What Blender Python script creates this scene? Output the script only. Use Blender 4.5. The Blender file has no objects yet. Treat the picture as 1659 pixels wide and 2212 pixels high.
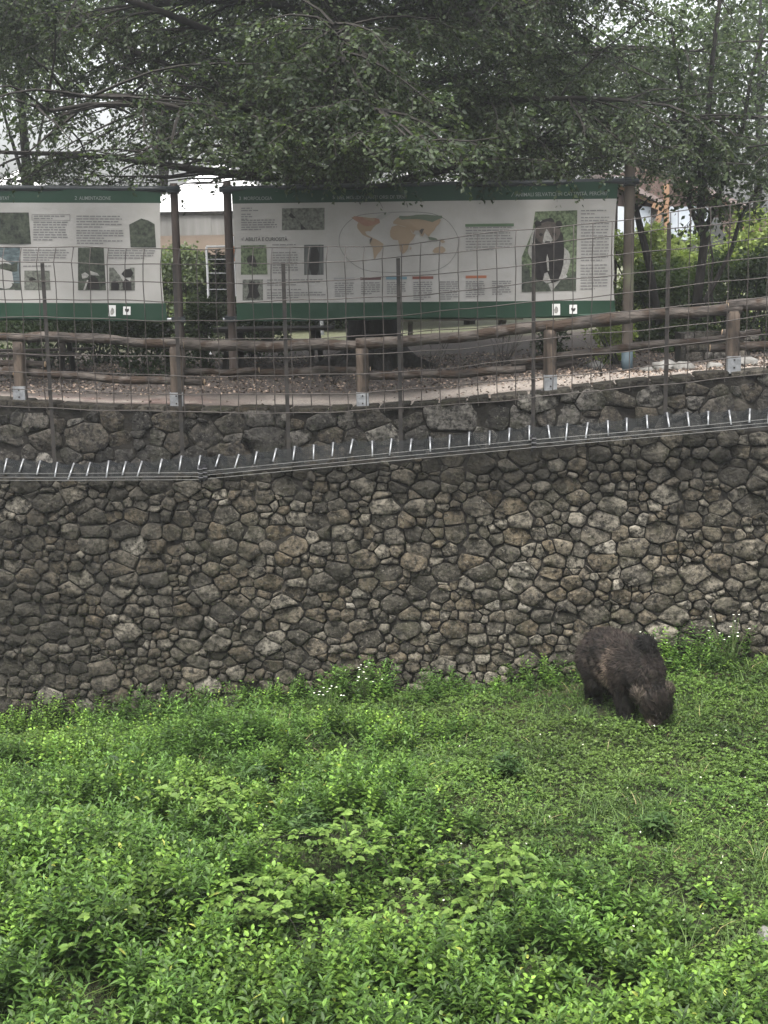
import bpy, bmesh, math, random
import numpy as np
from mathutils import Vector, Matrix, noise as mnoise
rng = np.random.default_rng(7)
random.seed(7)
S = bpy.context.scene
COL = S.collection

# ------------------------------------------------------------------ camera, sky, sun, exposure
FOC = 3000.0; CX, CY = 829.5, 1106.0          # photograph measured on a 1659 x 2212 grid
PITCH = math.atan((CY - 540) / FOC); ROLL = math.radians(1.0)
CAM = np.array([0.0, 0.0, 2.3])
Fv = np.array([0, math.cos(PITCH), -math.sin(PITCH)])
Rv = np.array([1.0, 0, 0]); Uv = np.array([0, math.sin(PITCH), math.cos(PITCH)])
Rr = math.cos(ROLL) * Rv - math.sin(ROLL) * Uv
Ur = math.sin(ROLL) * Rv + math.cos(ROLL) * Uv
cd = bpy.data.cameras.new('camera'); cam = bpy.data.objects.new('camera', cd); COL.objects.link(cam)
M = Matrix(((Rr[0], Ur[0], -Fv[0], CAM[0]), (Rr[1], Ur[1], -Fv[1], CAM[1]), (Rr[2], Ur[2], -Fv[2], CAM[2]), (0, 0, 0, 1)))
cam.matrix_world = M
cd.sensor_fit = 'HORIZONTAL'; cd.sensor_width = 36; cd.lens = 36 * FOC / 1659
cd.clip_end = 900; cd.clip_start = .1
S.camera = cam

SUN_EL, SUN_ROT = math.radians(66), math.radians(200)
w = bpy.data.worlds.new("World"); S.world = w; w.use_nodes = True
nt = w.node_tree; nt.nodes.clear()
sky = nt.nodes.new('ShaderNodeTexSky'); sky.sky_type = 'NISHITA'; sky.sun_disc = False
sky.sun_elevation = SUN_EL; sky.sun_rotation = SUN_ROT; sky.air_density = 1.0; sky.dust_density = 6.0; sky.ozone_density = 1.0
hs = nt.nodes.new('ShaderNodeHueSaturation'); hs.inputs['Saturation'].default_value = 0.22
bg = nt.nodes.new('ShaderNodeBackground'); bg.inputs['Strength'].default_value = 0.135
wo = nt.nodes.new('ShaderNodeOutputWorld')
nt.links.new(sky.outputs[0], hs.inputs['Color']); nt.links.new(hs.outputs[0], bg.inputs['Color']); nt.links.new(bg.outputs[0], wo.inputs['Surface'])
sl = bpy.data.lights.new('sun', 'SUN'); sl.energy = 1.4; sl.angle = math.radians(12); sl.color = (1, .97, .92)
so = bpy.data.objects.new('sun', sl); COL.objects.link(so)
# sun high, behind the viewer and a little to the left
sdir = Vector((math.sin(SUN_ROT) * math.cos(SUN_EL), math.cos(SUN_ROT) * math.cos(SUN_EL), math.sin(SUN_EL)))
so.rotation_euler = sdir.to_track_quat('Z', 'Y').to_euler()
S.view_settings.view_transform = 'Standard'; S.view_settings.look = 'None'
S.view_settings.exposure = 2.0; S.view_settings.gamma = 1
S.cycles.max_bounces = 8; S.cycles.transparent_max_bounces = 8; S.cycles.volume_bounces = 1
S.cycles.use_denoising = True
HAZE = 0.0018

# ------------------------------------------------------------------ measuring helpers
def ray(x, y):
    u = (x - CX) / FOC; v = (CY - y) / FOC
    u0 = math.cos(ROLL) * u + math.sin(ROLL) * v; v0 = -math.sin(ROLL) * u + math.cos(ROLL) * v
    return Fv + u0 * Rv + v0 * Uv
def at(x, y, Y):                               # place seen at (x, y) of the photograph, Y metres ahead
    d = ray(x, y); return CAM + d * (Y / d[1])
def on(x, y, a, b, off=0.0):                   # same, on the upright plane Y = a + b X
    d = ray(x, y); t = (a + off) / (d[1] - b * d[0]); return CAM + d * t
def wallY(X): return 19.8 - 0.115 * X + 0.006 * X * X      # upper wall face
LEDGE = 0.34
def lowY(X): return wallY(X) - LEDGE                        # lower wall face
def curve_at(x, y, fy):
    Y = fy(0.0)
    for _ in range(6):
        p = at(x, y, Y); Y = fy(p[0])
    return at(x, y, Y)
def interp(pts, fy):
    P = np.array([curve_at(x, y, fy) for x, y in pts]); return P[:, 0], P[:, 2]
_rx, _rz = interp([(-150, 858), (0, 868), (200, 880), (400, 885), (780, 885), (1000, 868), (1188, 848), (1400, 824), (1580, 808), (1800, 788)], wallY)
def rimZ(X): return np.interp(X, _rx, _rz)
_lx, _lz = interp([(-150, 1034), (0, 1032), (200, 1034), (400, 1026), (600, 1008), (860, 992), (1150, 962), (1440, 935), (1659, 925), (1800, 915)], lowY)
def ledgeZ(X): return np.interp(X, _lx, _lz)
_fx, _fz = interp([(-400, 1630), (0, 1585), (300, 1560), (600, 1520), (850, 1500), (1100, 1478), (1400, 1440), (1640, 1420), (2000, 1395)], lowY)
def floorZ(X, Y):
    X = np.asarray(X, float); Y = np.asarray(Y, float)
    t = np.clip((lowY(X) - Y) / 5.0, 0, 1)
    z = np.interp(X, _fx, _fz) * (1 - t) + t * (-3.72 - 0.012 * (X * 0) + np.clip(-X, -3, 4) * -0.04)
    z = z + 0.10 * np.sin(X * 0.9 + Y * 0.5) * t + 0.07 * np.sin(X * 1.7 - Y * 1.3 + 1) * t
    z = z - .38 * np.exp(-(((X - .15) / .75) ** 2 + ((Y - 11.35) / .4) ** 2))
    z = z + 0.35 * np.exp(-((X + 2.6) ** 2 / 4 + (Y - 12.4) ** 2 / 3))
    return z
def upZ(X, Y):
    X = np.asarray(X, float); Y = np.asarray(Y, float)
    t = np.clip((Y - wallY(X)) / 4.0, 0, 1); t = t * t * (3 - 2 * t)
    far = 0.22 + 0.02 * X.clip(-6, 6) 
    return rimZ(X) * (1 - t) + far * t + 0.03 * np.sin(X * 1.3 + Y * .8) * t

# ------------------------------------------------------------------ object helpers
def link(o, parent=None):
    COL.objects.link(o)
    if parent is not None: o.parent = parent
    return o
def tag(o, label=None, cat=None, group=None, kind=None):
    if label: o['label'] = label
    if cat: o['category'] = cat
    if group: o['group'] = group
    if kind: o['kind'] = kind
    return o
def empty(name, loc=(0, 0, 0)):
    o = bpy.data.objects.new(name, None); o.empty_display_size = .2; link(o)
    return o                                   # left at the origin frame: children keep world coordinates
def mesh_of(name, V, F, mats=(), smooth=False, mi=None):
    me = bpy.data.meshes.new(name); me.from_pydata([tuple(map(float, v)) for v in V], [], [tuple(map(int, f)) for f in F])
    for m in mats: me.materials.append(m)
    if mi is not None: me.polygons.foreach_set('material_index', np.array(mi, dtype=np.int32))
    if smooth: me.polygons.foreach_set('use_smooth', np.ones(len(me.polygons), dtype=bool))
    me.update(); return me
def obj(name, V, F, mats, parent=None, smooth=False, mi=None):
    if not isinstance(mats, (list, tuple)): mats = [mats]
    return link(bpy.data.objects.new(name, mesh_of(name, V, F, mats, smooth, mi)), parent)
def tri_obj(name, V, T, m, parent=None, tint=None, smooth=False):     # big triangle meshes straight from numpy
    me = bpy.data.meshes.new(name); n = len(T)
    me.vertices.add(len(V)); me.vertices.foreach_set('co', np.ascontiguousarray(V, dtype=np.float32).ravel())
    me.loops.add(n * 3); me.loops.foreach_set('vertex_index', np.ascontiguousarray(T, dtype=np.int32).ravel())
    me.polygons.add(n); me.polygons.foreach_set('loop_start', np.arange(0, n * 3, 3, dtype=np.int32))
    me.update(calc_edges=True)
    if tint is not None:
        a = me.color_attributes.new('tint', 'FLOAT_COLOR', 'POINT')
        c = np.ones((len(V), 4), dtype=np.float32); c[:, :3] = tint
        a.data.foreach_set('color', c.ravel())
    if smooth: me.polygons.foreach_set('use_smooth', np.ones(n, dtype=bool))
    me.materials.append(m)
    return link(bpy.data.objects.new(name, me), parent)
class MB:                                       # collects shapes for ONE mesh
    def __init__(s): s.V = []; s.F = []; s.M = []
    def add(s, V, F, m=0):
        k = len(s.V); s.V.extend([tuple(v) for v in V]); s.F.extend([tuple(i + k for i in f) for f in F]); s.M.extend([m] * len(F)); return s
    def box(s, c, size, rz=0, m=0):
        x, y, z = [q / 2 for q in size]; cs, sn = math.cos(rz), math.sin(rz); V = []
        for a in (-1, 1):
            for b in (-1, 1):
                for d in (-1, 1): V.append((c[0] + a * x * cs - b * y * sn, c[1] + a * x * sn + b * y * cs, c[2] + d * z))
        return s.add(V, [(0, 1, 3, 2), (4, 6, 7, 5), (0, 4, 5, 1), (2, 3, 7, 6), (0, 2, 6, 4), (1, 5, 7, 3)], m)
    def tube(s, pts, r, n=8, m=0, cap=True):
        pts = [np.array(p, float) for p in pts]; r = r if hasattr(r, '__len__') else [r] * len(pts)
        V = []; F = []; prev = None
        for i, p in enumerate(pts):
            d = pts[min(i + 1, len(pts) - 1)] - pts[max(i - 1, 0)]; d = d / (np.linalg.norm(d) + 1e-9)
            if prev is None:
                a = np.cross(d, (0, 0, 1.0));
                if np.linalg.norm(a) < .1: a = np.cross(d, (1.0, 0, 0))
            else: a = prev - d * np.dot(prev, d)
            a = a / np.linalg.norm(a); prev = a; b = np.cross(d, a)
            for k in range(n):
                t = 2 * math.pi * k / n; V.append(p + r[i] * (math.cos(t) * a + math.sin(t) * b))
        for i in range(len(pts) - 1):
            for k in range(n):
                F.append((i * n + k, i * n + (k + 1) % n, (i + 1) * n + (k + 1) % n, (i + 1) * n + k))
        if cap: F.append(tuple(range(n))[::-1]); F.append(tuple(range((len(pts) - 1) * n, len(pts) * n)))
        return s.add(V, F, m)
    def bar(s, a, b, wd, ht, m=0):              # rectangular bar from a to b
        a = np.array(a, float); b = np.array(b, float); d = b - a; d /= np.linalg.norm(d)
        sd = np.cross(d, (0, 0, 1.0))
        if np.linalg.norm(sd) < .05: sd = np.array((1.0, 0, 0))
        sd /= np.linalg.norm(sd); up = np.cross(sd, d); V = []
        for p in (a, b):
            for q, e in ((-1, -1), (1, -1), (1, 1), (-1, 1)): V.append(p + sd * q * wd / 2 + up * e * ht / 2)
        return s.add(V, [(0, 3, 2, 1), (4, 5, 6, 7), (0, 1, 5, 4), (1, 2, 6, 5), (2, 3, 7, 6), (3, 0, 4, 7)], m)
    def obj(s, name, mats, parent=None, smooth=False): return obj(name, s.V, s.F, mats, parent, smooth, s.M)

# ------------------------------------------------------------------ materials
def nodes(m): return m.node_tree.nodes, m.node_tree.links
def mat(name, c1, c2=None, scale=6.0, rough=.8, bump=0.0, bscale=None, metal=0.0, stretch=(1, 1, 1), detail=6, island=0.0, spec=.2, c3=None, s3=1.0, t3=(.5, .6)):
    m = bpy.data.materials.new(name); m.use_nodes = True; N, L = nodes(m); b = N['Principled BSDF']
    b.inputs['Roughness'].default_value = rough; b.inputs['Metallic'].default_value = metal; b.inputs['Specular IOR Level'].default_value = spec
    c2 = c2 or c1
    geo = N.new('ShaderNodeNewGeometry'); mp = N.new('ShaderNodeMapping'); mp.inputs['Scale'].default_value = stretch
    L.new(geo.outputs['Position'], mp.inputs['Vector'])
    nz = N.new('ShaderNodeTexNoise'); nz.inputs['Scale'].default_value = scale; nz.inputs['Detail'].default_value = detail; nz.inputs['Roughness'].default_value = .62
    L.new(mp.outputs[0], nz.inputs['Vector'])
    r = N.new('ShaderNodeValToRGB'); r.color_ramp.elements[0].position = .34; r.color_ramp.elements[1].position = .68
    r.color_ramp.elements[0].color = (*c1, 1); r.color_ramp.elements[1].color = (*c2, 1)
    L.new(nz.outputs['Fac'], r.inputs['Fac']); col = r.outputs['Color']
    if c3:
        n3 = N.new('ShaderNodeTexNoise'); n3.inputs['Scale'].default_value = s3; n3.inputs['Detail'].default_value = 5
        L.new(geo.outputs['Position'], n3.inputs['Vector'])
        r3 = N.new('ShaderNodeValToRGB'); r3.color_ramp.elements[0].position = t3[0]; r3.color_ramp.elements[1].position = t3[1]
        L.new(n3.outputs['Fac'], r3.inputs['Fac'])
        mx = N.new('ShaderNodeMixRGB'); mx.inputs['Color2'].default_value = (*c3, 1)
        L.new(r3.outputs['Color'], mx.inputs['Fac']); L.new(col, mx.inputs['Color1']); col = mx.outputs[0]
    if island:
        mr = N.new('ShaderNodeMapRange'); mr.inputs['To Min'].default_value = 1 - island; mr.inputs['To Max'].default_value = 1 + island
        L.new(geo.outputs['Random Per Island'], mr.inputs['Value'])
        mm = N.new('ShaderNodeVectorMath'); mm.operation = 'SCALE'; L.new(col, mm.inputs[0]); L.new(mr.outputs[0], mm.inputs['Scale']); col = mm.outputs[0]
    L.new(col, b.inputs['Base Color'])
    if bump:
        n2 = N.new('ShaderNodeTexNoise'); n2.inputs['Scale'].default_value = bscale or scale * 3; n2.inputs['Detail'].default_value = 8
        L.new(mp.outputs[0], n2.inputs['Vector'])
        bp = N.new('ShaderNodeBump'); bp.inputs['Strength'].default_value = bump; bp.inputs['Distance'].default_value = .03
        L.new(n2.outputs['Fac'], bp.inputs['Height']); L.new(bp.outputs[0], b.inputs['Normal'])
    return m
def leaf_mat(name, trans=.35, rough=.5, spec=.22, sat=1.0):
    m = bpy.data.materials.new(name); m.use_nodes = True; N, L = nodes(m); b = N['Principled BSDF']; o = N['Material Output']
    a = N.new('ShaderNodeAttribute'); a.attribute_name = 'tint'
    geo = N.new('ShaderNodeNewGeometry')
    mr = N.new('ShaderNodeMapRange'); mr.inputs['To Min'].default_value = .7; mr.inputs['To Max'].default_value = 1.3
    L.new(geo.outputs['Random Per Island'], mr.inputs['Value'])
    mm = N.new('ShaderNodeVectorMath'); mm.operation = 'SCALE'; L.new(a.outputs['Color'], mm.inputs[0]); L.new(mr.outputs[0], mm.inputs['Scale'])
    L.new(mm.outputs[0], b.inputs['Base Color']); b.inputs['Roughness'].default_value = rough; b.inputs['Specular IOR Level'].default_value = spec
    t = N.new('ShaderNodeBsdfTranslucent'); g = N.new('ShaderNodeMixRGB'); g.blend_type = 'MULTIPLY'; g.inputs['Fac'].default_value = 1; g.inputs['Color2'].default_value = (1.15, 1.3, .55, 1)
    L.new(mm.outputs[0], g.inputs['Color1']); L.new(g.outputs[0], t.inputs['Color'])
    mx = N.new('ShaderNodeMixShader'); mx.inputs[0].default_value = trans
    L.new(b.outputs[0], mx.inputs[1]); L.new(t.outputs[0], mx.inputs[2]); L.new(mx.outputs[0], o.inputs['Surface'])
    return m
LEAF = leaf_mat('leaf_green', .30); TREELEAF = leaf_mat('tree_leaf', .42, .5)

def stone_mat(name, base, dark, light, moss, zdark=None):
    m = bpy.data.materials.new(name); m.use_nodes = True; N, L = nodes(m); b = N['Principled BSDF']
    geo = N.new('ShaderNodeNewGeometry'); P = geo.outputs['Position']
    def noise(sc, det=6, ro=.6):
        n = N.new('ShaderNodeTexNoise'); n.inputs['Scale'].default_value = sc; n.inputs['Detail'].default_value = det; n.inputs['Roughness'].default_value = ro; L.new(P, n.inputs['Vector']); return n.outputs['Fac']
    def ramp(f, p0, p1, c0=(0, 0, 0), c1=(1, 1, 1)):
        r = N.new('ShaderNodeValToRGB'); r.color_ramp.elements[0].position = p0; r.color_ramp.elements[1].position = p1
        r.color_ramp.elements[0].color = (*c0, 1); r.color_ramp.elements[1].color = (*c1, 1); L.new(f, r.inputs['Fac']); return r.outputs[0]
    def mix(f, a, c):
        x = N.new('ShaderNodeMixRGB'); L.new(f, x.inputs['Fac']) if not isinstance(f, float) else None
        L.new(a, x.inputs['Color1'])
        if isinstance(c, tuple): x.inputs['Color2'].default_value = (*c, 1)
        else: L.new(c, x.inputs['Color2'])
        return x.outputs[0]
    rnd = N.new('ShaderNodeTexWhiteNoise'); L.new(geo.outputs['Random Per Island'], rnd.inputs['Vector'])
    oi = N.new('ShaderNodeObjectInfo'); ad = N.new('ShaderNodeMath'); ad.operation = 'ADD'; L.new(geo.outputs['Random Per Island'], ad.inputs[0]); L.new(oi.outputs['Random'], ad.inputs[1])
    fr = N.new('ShaderNodeMath'); fr.operation = 'FRACT'; L.new(ad.outputs[0], fr.inputs[0])
    r = N.new('ShaderNodeValToRGB'); r.color_ramp.elements[0].position = 0; r.color_ramp.elements[0].color = (*[q * .55 for q in base], 1)
    r.color_ramp.elements[1].position = 1; r.color_ramp.elements[1].color = (*light, 1)
    for p, c in ((.25, base), (.5, (base[0] * 1.25, base[1] * 1.1, base[2] * .9)), (.78, tuple(q * 1.7 for q in base)), (.93, tuple(q * 2.4 for q in base))):
        e = r.color_ramp.elements.new(p); e.color = (*c, 1)
    L.new(fr.outputs[0], r.inputs['Fac']); col = r.outputs[0]
    col = mix(ramp(noise(11, 9, .78), .44, .58), col, dark)                    # blotches of black lichen
    col = mix(ramp(noise(2.3, 5), .52, .72), col, moss)
    sp = ramp(noise(26, 6, .8), .56, .68); col = mix(sp, col, tuple(q * .95 for q in light))
    pit = ramp(noise(13, 3, .6), .30, .36, (1, 1, 1), (0, 0, 0)); col = mix(pit, col, tuple(q * .3 for q in dark))
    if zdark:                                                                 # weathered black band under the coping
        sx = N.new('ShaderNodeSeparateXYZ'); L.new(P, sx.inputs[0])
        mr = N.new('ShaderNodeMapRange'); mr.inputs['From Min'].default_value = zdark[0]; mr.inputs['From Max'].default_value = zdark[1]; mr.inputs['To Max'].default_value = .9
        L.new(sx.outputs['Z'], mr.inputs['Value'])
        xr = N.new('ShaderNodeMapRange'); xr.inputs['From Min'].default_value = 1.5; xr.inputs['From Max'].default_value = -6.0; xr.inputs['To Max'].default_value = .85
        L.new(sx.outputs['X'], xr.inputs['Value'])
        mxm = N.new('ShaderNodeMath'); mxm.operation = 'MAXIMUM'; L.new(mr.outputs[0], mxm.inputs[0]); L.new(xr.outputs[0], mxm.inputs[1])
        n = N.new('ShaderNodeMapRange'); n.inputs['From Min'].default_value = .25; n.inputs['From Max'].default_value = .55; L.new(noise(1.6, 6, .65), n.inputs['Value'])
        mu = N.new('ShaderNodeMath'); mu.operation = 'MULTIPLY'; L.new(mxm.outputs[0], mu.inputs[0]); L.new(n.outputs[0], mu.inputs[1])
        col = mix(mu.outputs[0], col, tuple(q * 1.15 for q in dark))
    mp2 = N.new('ShaderNodeMapping'); mp2.inputs['Scale'].default_value = (3.2, 3.2, .45); L.new(P, mp2.inputs['Vector'])
    ns = N.new('ShaderNodeTexNoise'); ns.inputs['Scale'].default_value = 1.0; ns.inputs['Detail'].default_value = 7; ns.inputs['Roughness'].default_value = .65; L.new(mp2.outputs[0], ns.inputs['Vector'])
    rs_ = ramp(ns.outputs['Fac'], .50, .72, (0, 0, 0), (.7, .7, .7)); col = mix(rs_, col, tuple(q * 1.6 for q in dark))
    L.new(col, b.inputs['Base Color']); b.inputs['Roughness'].default_value = .8; b.inputs['Specular IOR Level'].default_value = .15
    n2 = N.new('ShaderNodeTexNoise'); n2.inputs['Scale'].default_value = 16; n2.inputs['Detail'].default_value = 10; n2.inputs['Roughness'].default_value = .7; L.new(P, n2.inputs['Vector'])
    bp = N.new('ShaderNodeBump'); bp.inputs['Strength'].default_value = 1.0; bp.inputs['Distance'].default_value = .06; L.new(n2.outputs['Fac'], bp.inputs['Height'])
    vo = N.new('ShaderNodeTexVoronoi'); vo.inputs['Scale'].default_value = 9; vo.distance = 'CHEBYCHEV'; L.new(P, vo.inputs['Vector'])
    b2 = N.new('ShaderNodeBump'); b2.inputs['Strength'].default_value = .55; b2.inputs['Distance'].default_value = .05; L.new(vo.outputs['Distance'], b2.inputs['Height']); L.new(bp.outputs[0], b2.inputs['Normal']); L.new(b2.outputs[0], b.inputs['Normal'])
    return m
STONE_LOW = stone_mat('rubble_limestone', (.092, .083, .066), (.013, .012, .010), (.26, .24, .20), (.038, .036, .023), zdark=(-1.6, -.75))
STONE_UP = stone_mat('rubble_grey', (.046, .043, .038), (.011, .0105, .010), (.16, .15, .13), (.022, .022, .014))
MORTAR = mat('dark_mortar', (.007, .0065, .006), (.018, .016, .013), 7, .95, .6, c3=(.050, .045, .037), s3=1.7, t3=(.60, .70))
BARK = mat('bark', (0.0066, 0.006, 0.0054), (0.0165, 0.0144, 0.0126), 9, .9, 1.0, 26, stretch=(1, 1, .25))
BRANCH = mat('branch_bark', (0.012, 0.0108, 0.0096), (0.024, 0.021, 0.018), 9, .9)
LOG = mat('weathered_log', (.012, .010, .009), (.086, .073, .063), 9, .8, 1.0, 34, stretch=(.22, 1, 1), island=.25, c3=(.030, .020, .014), s3=4.5, detail=9)
POSTWOOD = mat('post_wood', (.014, .011, .009), (.092, .071, .055), 11, .8, 1.0, 34, stretch=(1, 1, .12), c3=(.030, .024, .020), s3=5, detail=9)
CUTWOOD = mat('fresh_cut_wood', (0.336, 0.24, 0.16), (0.44, 0.336, 0.224), 14, .7)
POLE = mat('banner_pole_wood', (0.027, 0.0216, 0.0198), (0.054, 0.042, 0.0348), 5, .8, .4, 22, stretch=(1, 1, .15))
POLE_G = mat('tall_pole_wood', (0.04488, 0.03696, 0.03062), (0.0792, 0.066, 0.0528), 5, .8, .4, 22, stretch=(1, 1, .15), c3=(.09, .095, .06), s3=1.5)
STEEL_D = mat('dark_steel', (0.0175, 0.017, 0.017), (0.0375, 0.0325, 0.029), 9, .55, metal=.3)
WIRE = mat('mesh_wire', (0.0252, 0.02184, 0.02016), (0.0462, 0.0399, 0.0357), 12, .6, metal=.2)
GALV = mat('galvanised_steel', (0.1728, 0.18, 0.1872), (0.3024, 0.3096, 0.3168), 14, .45, metal=.6)
GALVW = mat('galvanised_wire', (0.07, 0.07, 0.0675), (0.1, 0.1, 0.095), 12, .5, metal=.3)
BLACKM = mat('black_metal', (.014, .014, .016), (.022, .022, .025), 6, .5)
TUBE_D = mat('banner_tube', (0.0125, 0.016, 0.018), (0.0225, 0.0275, 0.03), 6, .4)
BENCHW = mat('bench_wood', (0.011, 0.009, 0.008), (0.0225, 0.018, 0.015), 6, .8, .3)
SOIL = mat('soil', (.030, .022, .015), (.070, .050, .034), 3, .95, .8, 12)

# ------------------------------------------------------------------ ground
def grid_obj(name, xs, ys, fz, m):
    XX, YY = np.meshgrid(xs, ys); ZZ = fz(XX, YY); V = np.stack([XX, YY, ZZ], -1).reshape(-1, 3)
    nx, ny = len(xs), len(ys); i = np.arange((ny - 1) * (nx - 1)); r, c = i // (nx - 1), i % (nx - 1); a = r * nx + c
    T = np.concatenate([np.stack([a, a + 1, a + nx + 1], 1), np.stack([a, a + nx + 1, a + nx], 1)])
    return tri_obj(name, V, T, m, smooth=True)
FLOORM = mat('pit_earth', (.008, .010, .004), (.022, .022, .011), 4, .95, .6, 18, c3=(.050, .036, .025), s3=.9, t3=(.60, .68))
pf = grid_obj('pit_ground', np.linspace(-16, 16, 161), np.linspace(1.0, 21.4, 100), floorZ, FLOORM)
# clip the pit sheet behind the lower wall
me = pf.data; co = np.empty(len(me.vertices) * 3, dtype=np.float32); me.vertices.foreach_get('co', co); co = co.reshape(-1, 3)
lim = lowY(co[:, 0]) + .15; k = co[:, 1] > lim; co[k, 1] = lim[k]; me.vertices.foreach_set('co', co.ravel()); me.update()
tag(pf, 'earth floor of the bear enclosure under the greenery', kind='structure')

def path_mat():
    m = bpy.data.materials.new('gravel_path'); m.use_nodes = True; N, L = nodes(m); b = N['Principled BSDF']; b.inputs['Roughness'].default_value = .9
    geo = N.new('ShaderNodeNewGeometry'); P = geo.outputs['Position']
    def noise(sc, det=6, ro=.6):
        n = N.new('ShaderNodeTexNoise'); n.inputs['Scale'].default_value = sc; n.inputs['Detail'].default_value = det; n.inputs['Roughness'].default_value = ro; L.new(P, n.inputs['Vector']); return n.outputs['Fac']
    def ramp(f, p0, p1, c0, c1):
        r = N.new('ShaderNodeValToRGB'); r.color_ramp.elements[0].position = p0; r.color_ramp.elements[1].position = p1
        r.color_ramp.elements[0].color = (*c0, 1); r.color_ramp.elements[1].color = (*c1, 1); L.new(f, r.inputs['Fac']); return r.outputs[0]
    sand = ramp(noise(30, 8, .8), .38, .62, (.115, .099, .085), (.29, .252, .218))
    red = ramp(noise(28, 8, .8), .38, .62, (.048, .025, .020), (.11, .062, .050))
    sx = N.new('ShaderNodeSeparateXYZ'); L.new(P, sx.inputs[0])
    # reddish wet patch in front of the left logs
    def band(o, a, bb, c, d):
        m1 = N.new('ShaderNodeMapRange'); m1.interpolation_type = 'SMOOTHSTEP'; m1.inputs['From Min'].default_value = a; m1.inputs['From Max'].default_value = bb; L.new(o, m1.inputs['Value'])
        m2 = N.new('ShaderNodeMapRange'); m2.interpolation_type = 'SMOOTHSTEP'; m2.inputs['From Min'].default_value = d; m2.inputs['From Max'].default_value = c; L.new(o, m2.inputs['Value'])
        q = N.new('ShaderNodeMath'); q.operation = 'MULTIPLY'; L.new(m1.outputs[0], q.inputs[0]); L.new(m2.outputs[0], q.inputs[1]); return q.outputs[0]
    f = band(sx.outputs['X'], -6.2, -5.0, -3.0, -1.6)
    nz = ramp(noise(1.2, 4), .35, .55, (0, 0, 0), (1, 1, 1)); q = N.new('ShaderNodeMath'); q.operation = 'MULTIPLY'; L.new(f, q.inputs[0]); L.new(nz, q.inputs[1])
    mx = N.new('ShaderNodeMixRGB'); L.new(q.outputs[0], mx.inputs['Fac']); L.new(sand, mx.inputs['Color1']); L.new(red, mx.inputs['Color2'])
    # leaf litter behind the path: starts about 2.3 m back from the rim
    litter = ramp(noise(14, 8, .75), .35, .65, (.012, .009, .0075), (.055, .041, .033))
    ya = N.new('ShaderNodeMath'); ya.operation = 'MULTIPLY_ADD'; ya.inputs[1].default_value = .12; L.new(sx.outputs['X'], ya.inputs[0]); L.new(sx.outputs['Y'], ya.inputs[2])
    xr_ = N.new('ShaderNodeMapRange'); xr_.inputs['From Min'].default_value = .5; xr_.inputs['From Max'].default_value = 6; xr_.inputs['To Max'].default_value = 3.2; L.new(sx.outputs['X'], xr_.inputs['Value'])
    yb = N.new('ShaderNodeMath'); yb.operation = 'SUBTRACT'; L.new(ya.outputs[0], yb.inputs[0]); L.new(xr_.outputs[0], yb.inputs[1])
    yn = N.new('ShaderNodeMath'); yn.operation = 'MULTIPLY_ADD'; yn.inputs[1].default_value = 1.2; L.new(noise(1.1, 5), yn.inputs[0]); L.new(yb.outputs[0], yn.inputs[2])
    m3 = N.new('ShaderNodeMapRange'); m3.interpolation_type = 'SMOOTHSTEP'; m3.inputs['From Min'].default_value = 21.1; m3.inputs['From Max'].default_value = 22.1; L.new(yn.outputs[0], m3.inputs['Value'])
    mx2 = N.new('ShaderNodeMixRGB'); L.new(m3.outputs[0], mx2.inputs['Fac']); L.new(mx.outputs[0], mx2.inputs['Color1']); L.new(litter, mx2.inputs['Color2'])
    # mown lawn and pale gravel square farther back
    lawn = ramp(noise(5, 8, .7), .35, .65, (.060, .060, .036), (.10, .11, .055))
    m4 = N.new('ShaderNodeMapRange'); m4.inputs['From Min'].default_value = 31.5; m4.inputs['From Max'].default_value = 33.5; L.new(yn.outputs[0], m4.inputs['Value'])
    mx3 = N.new('ShaderNodeMixRGB'); L.new(m4.outputs[0], mx3.inputs['Fac']); L.new(mx2.outputs[0], mx3.inputs['Color1']); L.new(lawn, mx3.inputs['Color2'])
    L.new(mx3.outputs[0], b.inputs['Base Color'])
    bp = N.new('ShaderNodeBump'); bp.inputs['Strength'].default_value = .8; bp.inputs['Distance'].default_value = .03; L.new(noise(40, 8, .7), bp.inputs['Height']); L.new(bp.outputs[0], b.inputs['Normal'])
    return m
ys = [0] + list(np.linspace(.15, 12, 60)) + list(np.linspace(14, 60, 16)) + [90, 160, 300]
xs = np.concatenate([[-200, -100, -60, -30], np.linspace(-14, 14, 113), [30, 60, 100, 200]])
XX, DD = np.meshgrid(xs, ys); Xc = XX.clip(-14, 14); YY = wallY(Xc) + .12 + DD
YY[DD == 0] -= 0
V = np.stack([XX, YY, upZ(Xc, YY)], -1).reshape(-1, 3); nx = len(xs); ny = len(ys)
i = np.arange((ny - 1) * (nx - 1)); r, c = i // (nx - 1), i % (nx - 1); a = r * nx + c
T = np.concatenate([np.stack([a, a + 1, a + nx + 1], 1), np.stack([a, a + nx + 1, a + nx], 1)])
PATHM = path_mat()
ug = tri_obj('path', V, T, PATHM, smooth=True); tag(ug, 'sandy path and leaf litter behind the rail fence', kind='structure')

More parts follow.
